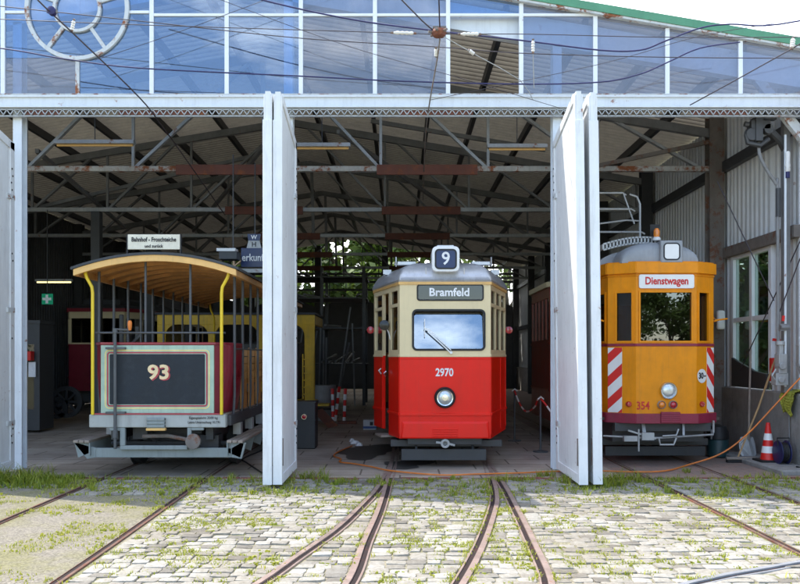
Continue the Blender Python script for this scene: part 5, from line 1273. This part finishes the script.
# clutter of stacked racks deep in the middle bay
t = thing('storage_rack', 'tall dark rack of stored poles left of the red tram deep in the shed', 'rack', (-2.4,27,0))
mb = MB()
for x in (-4.0,-2.6,-1.2): 
    for y in (26.6,28.4): mb.box(x-.05,x+.05,y-.05,y+.05,0,4.6)
for z in (1.4,2.6,3.6,4.3): mb.box(-4.1,-1.1,26.5,28.5,z-.05,z)
mb.build('rack_frame', 'steel_dark', t)
mb = MB()
for _ in range(34):
    x, z = random.uniform(-4,-1.2), random.choice((1.4,2.6,3.6,4.3))+.05; mb.bar((x,25.9,z),(x+random.uniform(-.3,.3),29.2,z+random.uniform(0,.35)), .06)
for _ in range(10):
    x = random.uniform(-3.8,-.9); mb.bar((x,26.2,0),(x+random.uniform(-.3,.5),26.5,random.uniform(2,3.4)), .05)
mb.build('stored_poles', 'steel_grey', t)
t = thing('barrel', 'dark barrel in shadow behind the striped poles', 'barrel', (-1.95,20.6,0)); MB().lathe([(.3,0),(.34,.3),(.34,.6),(.3,.9)], (-1.95,20.6,0), 'z', 18).build('shell', 'steel_grey', t, smooth=True); MB().lathe([(.345,.28),(.345,.33)], (-1.95,20.6,0), 'z', 18).build('hoop', 'steel_dark', t)

# ================================================================== along the right wall
def broom():
    t = thing('broom', 'push broom with pale wooden handle leaning against the concrete plinth', 'broom', (5.22,12.4,0))
    MB().tube([(5.24,12.42,.06),(5.55,12.38,.86),(5.76,12.35,1.52)], .015, 8).build('handle', 'handle_wood', t)
    MB().box(5.05,5.52,12.36,12.42,.045,.085).build('head', 'wood_grey', t, bevel=.008); MB().box(5.06,5.51,12.355,12.425,.0,.045).build('bristle', 'black', t)
broom()
def shovel():
    t = thing('shovel', 'shovel with worn wooden handle and grey blade standing behind the broom', 'shovel', (5.5,12.7,0))
    MB().tube([(5.52,12.66,.32),(5.545,12.7,.9),(5.58,12.74,1.55)], .016, 8).build('handle', 'wood_grey', t)
    mb = MB(); prof = [(-.10,.36,0),(-.13,.25,.015),(-.125,.1,.01),(-.06,.0,-.02),(.06,.0,-.02),(.125,.1,.01),(.13,.25,.015),(.10,.36,0),(0,.38,-.03)]
    mb.loft([[Vector((5.51+x, 12.62+y*.25+d+k, z)) for x, z, d in prof for y in (z,)] for k in (0,.012)]); mb.build('blade', 'steel_light', t)
shovel()
t = thing('red_grip_tool', 'long stick with red grip leaning between window and pipe', 'tool', (5.7,12.2,1.15)); MB().tube([(5.62,12.3,1.15),(5.78,12.2,1.78)], .014, 8).build('stick', 'handle_wood', t); mb = MB(); mb.tube([(5.775,12.2,1.76),(5.80,12.19,1.88)], .03, 8); mb.bar((5.68,12.18,1.90),(5.86,12.2,1.87), .04); mb.build('grip', 'sign_red', t)
def cone():
    x, y = 5.52, 12.0; t = thing('traffic_cone', 'red and white traffic cone standing by the cable drum', 'cone', (x,y,.07)); z0 = .07
    MB().box(x-.17,x+.17,y-.17,y+.17,z0,z0+.03).build('base', 'black', t, bevel=.01)
    r = lambda z: .115-.085*(z/.56)
    for nm, m, a, b in (('red_band','sign_red',.03,.13),('white_band','white',.13,.23),('red_band','sign_red',.23,.32),('white_band','white',.32,.42),('red_band','sign_red',.42,.58)):
        MB().lathe([(r(a),a+.0),(r(b),b)], (x,y,z0), 'z', 22).build(nm, m, t, smooth=True)
cone()
def drum():
    x, y = 5.60, 11.72; t = thing('cable_drum', 'dark blue cable drum standing on edge at the foot of the wall', 'cable drum', (x,y,.07)); z = .07+.17
    MB().lathe([(.09,-.055),(.09,.055)], (x,y,z), 'x', 20).build('core', 'black', t)
    for s in (-1,1):
        mb = MB(); torus_pts = mb.lathe([(.02,-.006),(.17,-.006),(.175,0),(.17,.006),(.02,.006)], (x+s*.062,y,z), 'x', 28); mb.build('flange', 'blue_plastic', t, smooth=True)
    mb = MB()
    for k in range(5): torus_c = [Vector((x-.044+.022*k, y+.135*math.cos(a), z+.135*math.sin(a))) for a in [2*math.pi*i/20 for i in range(21)]]; mb.tube(torus_c, .011, 6)
    mb.build('wound_cable', 'black', t, smooth=True); MB().tube([(x-.08,y-.03,z+.1),(x-.09,y-.03,z+.21),(x+.09,y-.03,z+.21),(x+.08,y-.03,z+.1)], .01, 6).build('carry_handle', 'black', t)
drum()
t = thing('vacuum_barrel', 'dark barrel with teal lower half under the edge of the orange tram', 'barrel', (5.2,13.1,0))
MB().lathe([(.15,0),(.17,.02),(.175,.27),(.165,.29)], (5.2,13.1,0), 'z', 22).build('tub', 'teal', t, smooth=True); MB().lathe([(.165,.29),(.18,.3),(.17,.42),(.13,.5),(.03,.53)], (5.2,13.1,0), 'z', 22).build('lid', 'black', t, smooth=True); MB().tube([(5.06,13.0,.3),(5.06,12.98,.4),(5.06,13.0,.45)], .02, 6).build('latch', 'steel_grey', t)
# cloth over the plinth edge
mb = MB(); nu, nv = 14, 12
def cl(i, j):
    u, v = i/nu, j/nv; y = 11.62+.42*u+.02*math.sin(9*v+4*u); fold = .025*math.sin(u*17+v*3)+.018*math.sin(u*31+1)
    if v < .25: return Vector((5.95-.6*v+.0, y, 1.125+fold*.35+.01))
    k = (v-.25)/.75; return Vector((5.785-.01-abs(fold)-.045*math.sin(k*3.0), y+(.5-u)*.16*k, 1.12-.33*k*(1+.12*math.sin(u*6))))
g = [[cl(i,j) for j in range(nv+1)] for i in range(nu+1)]
for i in range(nu):
    for j in range(nv): mb.quad([g[i][j],g[i+1][j],g[i+1][j+1],g[i][j+1]])
o = mb.build('rag', 'cloth', smooth=True); md = o.modifiers.new('thick','SOLIDIFY'); md.thickness = .008; tag(o, 'yellow green rag draped over the edge of the concrete plinth', 'rag')
MB().tube(smooth([(5.80,11.42,1.45),(5.77,11.4,1.1),(5.775,11.42,.7),(5.765,11.38,.35),(5.74,11.36,.08),(5.6,11.3,.085)]), .013, 6).build('hanging_cable', 'black'); tag(bpy.data.objects['hanging_cable'], 'black cable hanging down the face of the concrete plinth', 'cable')
MB().tube(smooth([(5.83,11.9,1.16),(5.77,11.86,.98),(5.77,11.86,.6),(5.765,11.84,.2)]), .012, 6).build('hanging_cable', 'steel_grey'); tag(bpy.data.objects['hanging_cable.001'], 'grey cable hanging down below the yellow green rag', 'cable')
t = thing('rope_hank', 'pink and white rope hank hanging above the plinth at the right edge', 'rope', (5.86,11.3,1.5))
for nm, m, d in (('pink_strand','sign_red',0),('white_strand','white',.03)):
    mb = MB()
    for k in range(4): mb.tube(smooth([(5.84,11.32-.03*k+d,1.15),(5.80,11.3-.035*k+d,1.38),(5.84,11.25-.03*k,1.62+.03*k),(5.87,11.2-.03*k,1.38),(5.86,11.22-.03*k+d,1.18)]), .011, 5)
    mb.build(nm, m, t)
mb = MB(); mb.prism([(5.84,14.1,1.12),(5.84,12.75,1.12),(5.84,12.75,1.36),(5.84,13.2,1.40),(5.84,14.1,1.62)], (.05,0,0)); tag(mb.build('black_sheet', 'steel_dark', bevel=.004), 'black sloping sheet leaning at the foot of the wall window', 'sheet')
mb = MB(); mb.box(5.84,5.9,12.56,12.66,1.25,1.62); tag(mb.build('red_case', 'sign_red', bevel=.01), 'narrow red case on the plinth beside the window foot', 'case')
# vertical conduit with its valve cluster and the insulated switch at the top
t = thing('switch_conduit', 'grey vertical pipe with switch gear at its foot and black trolley switch on top', 'switch gear', (5.55,11.75,1.1))
MB().tube(smooth([(5.28,11.78,4.82),(5.30,11.78,4.6),(5.42,11.78,4.36),(5.54,11.78,4.18),(5.56,11.78,4.05),(5.57,11.78,1.5)]), .024, 10).build('pipe', 'steel_grey', t, smooth=True)
MB().tube([(5.57,11.78,4.12),(5.57,11.78,3.7)], .036, 10).build('pipe_sleeve', 'steel_dark', t)
MB().tube([(5.66,11.75,4.9),(5.66,11.75,1.2)], .018, 8).build('pipe', 'frame_white', t)
mb = MB(); mb.box(5.50,5.68,11.70,11.86,1.22,1.40); mb.box(5.54,5.66,11.69,11.84,1.39,1.68); mb.box(5.56,5.62,11.72,11.80,1.67,1.83); mb.lathe([(.05,-.07),(.05,.07)], (5.58,11.72,1.5), 'y', 12); mb.lathe([(.065,-.03),(.065,.03)], (5.59,11.76,1.84), 'z', 12); mb.tube([(5.5,11.72,1.3),(5.44,11.70,1.36),(5.5,11.7,1.46)], .016, 6); mb.lathe([(.045,-.05),(.045,.05)], (5.57,11.72,1.3), 'y', 12); mb.build('switch_box', 'steel_light', t, bevel=.006)
mb = MB(); mb.box(5.56,5.66,11.69,11.8,2.02,2.12); mb.lathe([(.03,-.06),(.03,.06)], (5.62,11.68,2.07), 'x', 10); mb.build('clamp', 'steel_grey', t)
MB().bar((5.6,11.7,2.16),(5.61,11.7,2.24), .03).build('red_tag', 'sign_red', t)
sw = MB()
sw.box(5.14,5.42,11.70,11.86,4.98,5.10); sw.box(5.20,5.30,11.68,11.88,4.80,5.16); sw.lathe([(.09,-.05),(.11,0),(.09,.05)], (5.16,11.75,4.90), 'y', 16); sw.lathe([(.07,-.05),(.085,0),(.07,.05)], (5.40,11.75,4.98), 'y', 16); sw.tube([(5.12,11.75,5.05),(5.06,11.75,5.06)], .04, 8); sw.tube([(5.3,11.75,5.1),(5.36,11.75,5.2),(5.5,11.75,5.18)], .03, 8); sw.box(5.34,5.52,11.72,11.82,5.12,5.20); sw.tube([(5.08,11.74,4.9),(5.1,11.74,4.78),(5.28,11.74,4.74),(5.42,11.76,4.84)], .035, 8); sw.tube([(5.44,11.78,4.98),(5.62,11.85,4.86),(5.75,11.95,4.72)], .05, 8); sw.tube([(5.26,11.75,5.15),(5.24,11.75,5.3)], .02, 6); sw.tube([(5.36,11.75,5.18),(5.38,11.75,5.3)], .02, 6)
sw.build('trolley_switch', 'steel_dark', t, smooth=True)
MB().lathe([(.028,0),(.04,.03),(.03,.06),(.04,.09),(.03,.12),(.036,.28),(.02,.3)], (5.68,11.72,4.35), 'z', 12).build('insulator', 'insulator', t, smooth=True)
MB().lathe([(.03,-.09),(.03,.0)], (5.68,11.72,4.35), 'z', 10).build('insulator_cap', 'wire_blue', t)
# dark post that carries it
mb = MB(); mb.box(5.70,5.79,11.86,11.98,1.1,5.2); tag(mb.build('pipe_post', 'steel_grey', bevel=.006), 'dark upright steel post behind the vertical pipe at the right', 'post')
MB().tube([(5.76,11.6,1.8),(5.77,11.62,1.55),(5.83,11.5,1.2),(5.85,11.4,1.14)], .018, 8).build('bent_pipe', 'steel_rust'); tag(bpy.data.objects['bent_pipe'], 'short rusty bent pipe resting on the plinth near the rope', 'pipe')
t = thing('wall_lamp', 'small white lamp housing fixed to the rusty column beside the orange tram', 'lamp', (5.55,14.2,2.2)); MB().box(5.62,5.76,14.15,14.26,2.12,2.46).build('housing', 'white', t, bevel=.04, seg=3); MB().tube([(4.86,12.4,2.24),(5.2,13.2,2.25),(5.62,14.2,2.26)], .014, 6).build('stay_rod', 'cable_orange', t)
for k, (a, b, l) in enumerate((((5.0,12.6,4.4),(5.75,12.3,2.5),'thin dark stay running down across the wall toward the window'),((5.9,11.2,3.9),(5.78,13.6,1.4),'thin dark stay slanting before the wall window'),((5.9,10.6,4.5),(5.6,11.8,2.3),'thin dark stay at the far right beside the vertical pipe'))):
    MB().tube([a, b], .009, 5).build('stay_wire', 'wire_dark'); tag(bpy.data.objects['stay_wire' + ('' if k == 0 else '.%03d' % k)], l, 'wire')

# ================================================================== overhead wires in front of the gable
def wire(name, label, pts, r, m, k=5):
    r *= .78
    o = MB().tube(smooth(pts, k), r, 6).build(name, m); return tag(o, label, 'wire', 'overhead wires before the gable')
W = lambda Y, *uv: [at(u, v, Y) for u, v in uv]
wire('overhead_wire', 'thick blue cable crossing above the middle bay and rising over the green roof edge', W(10.4,(120,-40),(255,-2),(350,19),(430,30),(520,40),(600,50),(640,50),(665,41),(700,28),(730,24),(780,24),(900,0)), .013, 'wire_blue')
wire('overhead_wire', 'thin purple wire running nearly level across the whole gable', W(10.7,(-120,-6),(0,6),(150,22),(300,38),(440,47),(520,53),(660,57),(800,58),(930,58)), .008, 'wire_dark')
wire('overhead_wire', 'dark sagging cable low across the blue panes', W(11.0,(-120,35),(0,48),(60,58),(140,68),(300,76),(400,81),(520,84),(600,82),(640,74),(668,62),(700,48),(740,42)), .012, 'wire_blue')
wire('overhead_wire', 'slanting trolley wire from the upper left down into the left bay', [at(-20,-62,8.6), at(38,0,9.2), at(75,35,9.8), at(140,98,10.9), at(165,130,12.0), at(190,165,13.0), at(225,215,15)], .012, 'wire_dark')
wire('overhead_wire', 'steep wire from the top down to the left of the rusty hub', [at(330,-90,8.0), at(402,0,9.6), at(434,31,10.2)], .012, 'wire_dark', 2)
wire('overhead_wire', 'steep wire from the top straight above the rusty hub', [at(440,-100,8.0), at(439,0,9.6), at(440,30,10.2)], .012, 'wire_dark', 2)
wire('overhead_wire', 'wire dropping from the rusty hub into the middle bay', [at(440,38,10.2), at(437,60,10.5), at(430,100,11.1), at(426,130,12.2), at(424,165,14.0), at(423,200,17)], .012, 'steel_rust', 3)
wire('overhead_wire', 'thin span wire through the hub with long white insulators', W(10.2,(-100,15),(0,19),(150,25),(390,32.5),(438,34),(530,34),(660,37),(800,37),(920,36)), .007, 'wire_dark')
wire('overhead_wire', 'pale slanting wire from the hub down to the mullion', [at(443,36,10.2), at(478,56,10.6), at(520,80,11.2), at(533,100,11.45)], .008, 'steel_light', 2)
wire('overhead_wire', 'slanting wire from the right insulator down to the lintel', [at(870,0,9.4), at(793,48,10.2), at(690,105,11.4)], .011, 'wire_dark', 2)
wire('overhead_wire', 'very thin wire rising to the right above the roof edge', W(11.0,(430,100),(600,64),(700,36),(800,19),(930,-4)), .005, 'wire_dark')
wire('overhead_wire', 'thin wire crossing the left panes slanting down to the right', W(11.1,(130,-35),(330,40),(450,75),(560,108)), .005, 'wire_dark')
wire('overhead_wire', 'thin wire crossing the left panes rising to the right', W(11.15,(95,60),(170,35),(270,-2),(400,-50)), .005, 'wire_dark')
def insul(a, b, label, r=.022):
    a, b = Vector(a), Vector(b); d = (b-a); t = thing('wire_insulator', label, 'insulator', a, 'insulators on the overhead wires'); n = 9
    MB().tube([a+d*(i/n) for i in range(n+1)], [r*(.75 if i % 2 else 1.15) if 0 < i < n else r*.5 for i in range(n+1)], 10).build('porcelain', 'insulator', t, smooth=True)
    MB().tube([a-d*.12, a+d*.02], r*.7, 8).build('end_cap', 'steel_rust', t); MB().tube([b-d*.02, b+d*.12], r*.7, 8).build('end_cap', 'steel_rust', t)
insul(at(393,32.5,10.2), at(414,33.2,10.2), 'long white insulator left of the rusty hub'); insul(at(460,34,10.2), at(479,34,10.2), 'long white insulator right of the rusty hub')
insul(at(469,50,10.5), at(474,54,10.55), 'small white insulator on the slanting wire below the hub'); insul(at(533,40,10.3), at(533,52,10.35), 'white insulator hanging before the sloping gable rafter'); insul(at(436,48,10.35), at(436,56,10.45), 'pink white insulator on the wire below the hub')
insul(at(74,20,9.7), at(72,30,9.75), 'small insulator hanging inside the wheel tracery'); insul(at(793,38,10.2), at(792,48,10.2), 'insulator at the far right before the sky', .03)
t = thing('wire_pulley', 'dark blue clamp on the slanting trolley wire at the upper left', 'clamp', at(52,11,9.4)); p = at(52, 11, 9.4); MB().lathe([(.02,-.04),(.05,-.03),(.05,.03),(.02,.04)], p, 'y', 14).build('body', 'wire_blue', t, smooth=True); MB().box(p.x-.06,p.x+.06,p.y-.015,p.y+.015,p.z-.02,p.z+.02).build('jaw', 'steel_grey', t)
wire('overhead_wire', 'thin drop wire below the hanging insulator', [at(533,54,10.35), at(534,88,10.6)], .007, 'steel_light', 2)
p = at(439, 33, 10.2); t = thing('wire_hub', 'rusty hub where the overhead wires meet high above the red tram', 'wire hub', p)
MB().lathe([(.03,-.05),(.075,-.04),(.10,.0),(.085,.04),(.03,.06)], p, 'z', 16).build('body', 'rust_red', t, smooth=True)
mb = MB()
for k in range(6): a = R(60*k+12); mb.tube([p+Vector((.01*math.cos(a),.01*math.sin(a),0)), p+Vector((.14*math.cos(a),.14*math.sin(a),.01))], .018, 8)
mb.lathe([(.03,-.03),(.03,.03)], p, 'z', 8); mb.build('lug', 'steel_rust', t); MB().box(p.x-.08,p.x+.09,p.y-.02,p.y+.02,p.z+.06,p.z+.085).build('cap', 'steel_rust', t)

# ================================================================== trees
def tree(label, x, y, h, cr, mat, n=2600, seed=1, group=None, base=.25, z0=0):
    rnd = random.Random(seed); t = thing('leafy_tree', label, 'tree', (x,y,z0), group)
    tr = MB(); tips = []
    top = Vector((x+rnd.uniform(-.3,.3), y, z0+h*.72)); b = Vector((x,y,z0-.05)); pts = [b.lerp(top,k/5)+Vector((rnd.uniform(-.1,.1),rnd.uniform(-.1,.1),0))*(k>0) for k in range(6)]
    tr.tube(pts, [h*.028*(1-.13*k) for k in range(6)], 9)
    for k in range(11):
        s = pts[2+k%4]; a = rnd.uniform(0,6.28); l = cr*rnd.uniform(.55,.95); e = s+Vector((l*math.cos(a),l*math.sin(a),h*rnd.uniform(.08,.3))); m = s.lerp(e,.5)+Vector((0,0,.12*l)); tr.tube([s,m,e], [h*.012,h*.008,h*.003], 6); tips += [m, e]
    tr.build('trunk', 'bark', t, smooth=True)
    cm = MB(); cl = []
    for _ in range(46):
        z = rnd.uniform(base, 1.0); rr = cr*math.sqrt(max(.05, 1-((z-.58)/.46)**2))*rnd.uniform(.35,1.0); a = rnd.uniform(0,6.28); cl.append((Vector((x+rr*math.cos(a), y+rr*math.sin(a), z0+h*z)), cr*rnd.uniform(.18,.36), rnd.uniform(0,1)))
    for e in tips: cl.append((e, cr*.25, rnd.random()))
    for _ in range(n):
        c, r, tt = rnd.choice(cl); d = Vector((rnd.gauss(0,1),rnd.gauss(0,1),rnd.gauss(0,.8))); d = d.normalized()*r*rnd.random()**.45; p = c+d
        u = Vector((rnd.gauss(0,1),rnd.gauss(0,1),rnd.gauss(0,.6))).normalized(); v = u.orthogonal().normalized(); v = (v*math.cos(q)+u.cross(v)*math.sin(q)) if (q := rnd.uniform(0,6.28)) else v
        s = h*rnd.uniform(.012,.026)*(1.0 if n > 6400 else 1.5 if n == 5000 and h > 8 else 1); cm.quad([p-u*s, p+v*s*.55, p+u*s, p-v*s*.55], min(1,max(0,tt*.6+rnd.uniform(0,.4))))
    cm.build('crown', mat, t)
tree('green tree seen through the end of the shed, left of the others', -9.5, 47, 9.5, 3.6, 'leaf_b', 5000, 1, 'trees beyond the shed', .1)
tree('green tree seen through the end of the shed behind the storage rack', -4.2, 49, 10, 4.0, 'leaf_b', 5000, 2, 'trees beyond the shed', .1)
tree('green tree seen through the end of the shed just left of the red tram', -.2, 46, 9, 3.4, 'leaf_b', 5000, 3, 'trees beyond the shed', .1)
tree('green tree beyond the shed behind the orange tram', 6.5, 48, 10, 4, 'leaf_b', 2400, 4, 'trees beyond the shed', .1)
tree('dark green tree outside the left half of the wall window', 7.75, 17.9, 4.8, 1.4, 'leaf_a', 5000, 5, 'trees outside the wall window', .05)
tree('taller tree farther back outside the wall window', 10.2, 22.8, 5.6, 2.2, 'leaf_b', 6000, 7, 'trees outside the wall window', .03)
tree('lighter green tree outside the right half of the wall window', 8.9, 19.4, 4.8, 1.7, 'leaf_b', 5000, 6, 'trees outside the wall window', .05)
# the far side of the yard, which the tram windows mirror
for i, (x, y, h, cr) in enumerate(((11.6,-17,5.3,2.0),(14.2,-17.6,5.2,2.0),(17.2,-17,5.6,2.4),(-12,-20,8,3.6),(-18,-18,7.5,3.4),(-25,-21,8,3.6),(27,-20,8,3.6))):
    tree(('small round tree across the yard mirrored in the work tram windscreen','second small tree across the yard beside the round one','broad low tree across the yard','full tree across the yard','tree across the yard with a spreading crown','large tree across the yard','outermost tree across the yard')[i], x, y, h, cr, 'leaf_a', 9000 if i < 3 else 2200, 20+i, 'trees across the yard', .06)

# ================================================================== sky, sun, camera
sun_dir = Vector((-.62, .245, 1.0)).normalized()
sd = bpy.data.lights.new('sun', 'SUN'); sd.energy = 2.0; sd.angle = R(.55); sd.color = (1.0,.95,.87)
so = bpy.data.objects.new('sun', sd); col.objects.link(so); so.rotation_euler = sun_dir.to_track_quat('Z', 'Y').to_euler(); so.location = (-20,10,30)
w = bpy.data.worlds.new('World'); sc.world = w; w.use_nodes = True; nt = w.node_tree; nt.nodes.clear()
out = N(nt, 'ShaderNodeOutputWorld'); bg = N(nt, 'ShaderNodeBackground', Strength=.15)
sk = nt.nodes.new('ShaderNodeTexSky'); sk.sky_type = 'NISHITA'; sk.sun_disc = False; sk.sun_elevation = math.asin(sun_dir.z); sk.sun_rotation = math.atan2(sun_dir.x, sun_dir.y); sk.air_density = 1.0; sk.dust_density = 1.0; sk.ozone_density = 1.2
tc = N(nt, 'ShaderNodeTexCoord'); mp = N(nt, 'ShaderNodeMapping'); L(nt, tc.outputs['Generated'], mp.inputs[0]); mp.inputs['Scale'].default_value = (1.2,1.2,3.2); mp.inputs['Location'].default_value = (2.2,.7,.9)
n1 = N(nt, 'ShaderNodeTexNoise', Scale=2.6, Detail=10.0, Roughness=.6); L(nt, mp.outputs[0], n1.inputs['Vector'])
cr_ = ramp(nt, n1.outputs[0], .47, .66)
sp = nt.nodes.new('ShaderNodeSeparateXYZ'); L(nt, tc.outputs['Generated'], sp.inputs[0])
ma = N(nt, 'ShaderNodeMath', operation='MULTIPLY_ADD'); mxx = N(nt, 'ShaderNodeMath', operation='MAXIMUM'); L(nt, sp.outputs[1], mxx.inputs[0]); mxx.inputs[1].default_value = -.4; L(nt, mxx.outputs[0], ma.inputs[0]); ma.inputs[1].default_value = .19; L(nt, n1.outputs[0], ma.inputs[2]); L(nt, ma.outputs[0], cr_.inputs[0])
c = mixc(nt, cr_.outputs[0], sk.outputs[0], (8.5,8.6,8.8)); L(nt, c, bg.inputs['Color']); L(nt, bg.outputs[0], out.inputs[0])
cd = bpy.data.cameras.new('camera'); cam = bpy.data.objects.new('camera', cd); col.objects.link(cam); cam.location = (0,0,HZ); cam.rotation_euler = (R(90),0,0)
cd.lens = 36; cd.sensor_width = 36; cd.shift_y = 64/800; cd.clip_end = 600; cd.clip_start = .05; sc.camera = cam
sc.view_settings.view_transform = 'Standard'; sc.view_settings.look = 'None'; sc.view_settings.gamma = 1; sc.view_settings.exposure = 1.75; sc.view_settings.use_curve_mapping = False
sc.render.engine = 'CYCLES'; sc.cycles.use_denoising = True; sc.cycles.max_bounces = 10; sc.cycles.transparent_max_bounces = 24; sc.cycles.diffuse_bounces = 5; sc.cycles.sample_clamp_indirect = 6
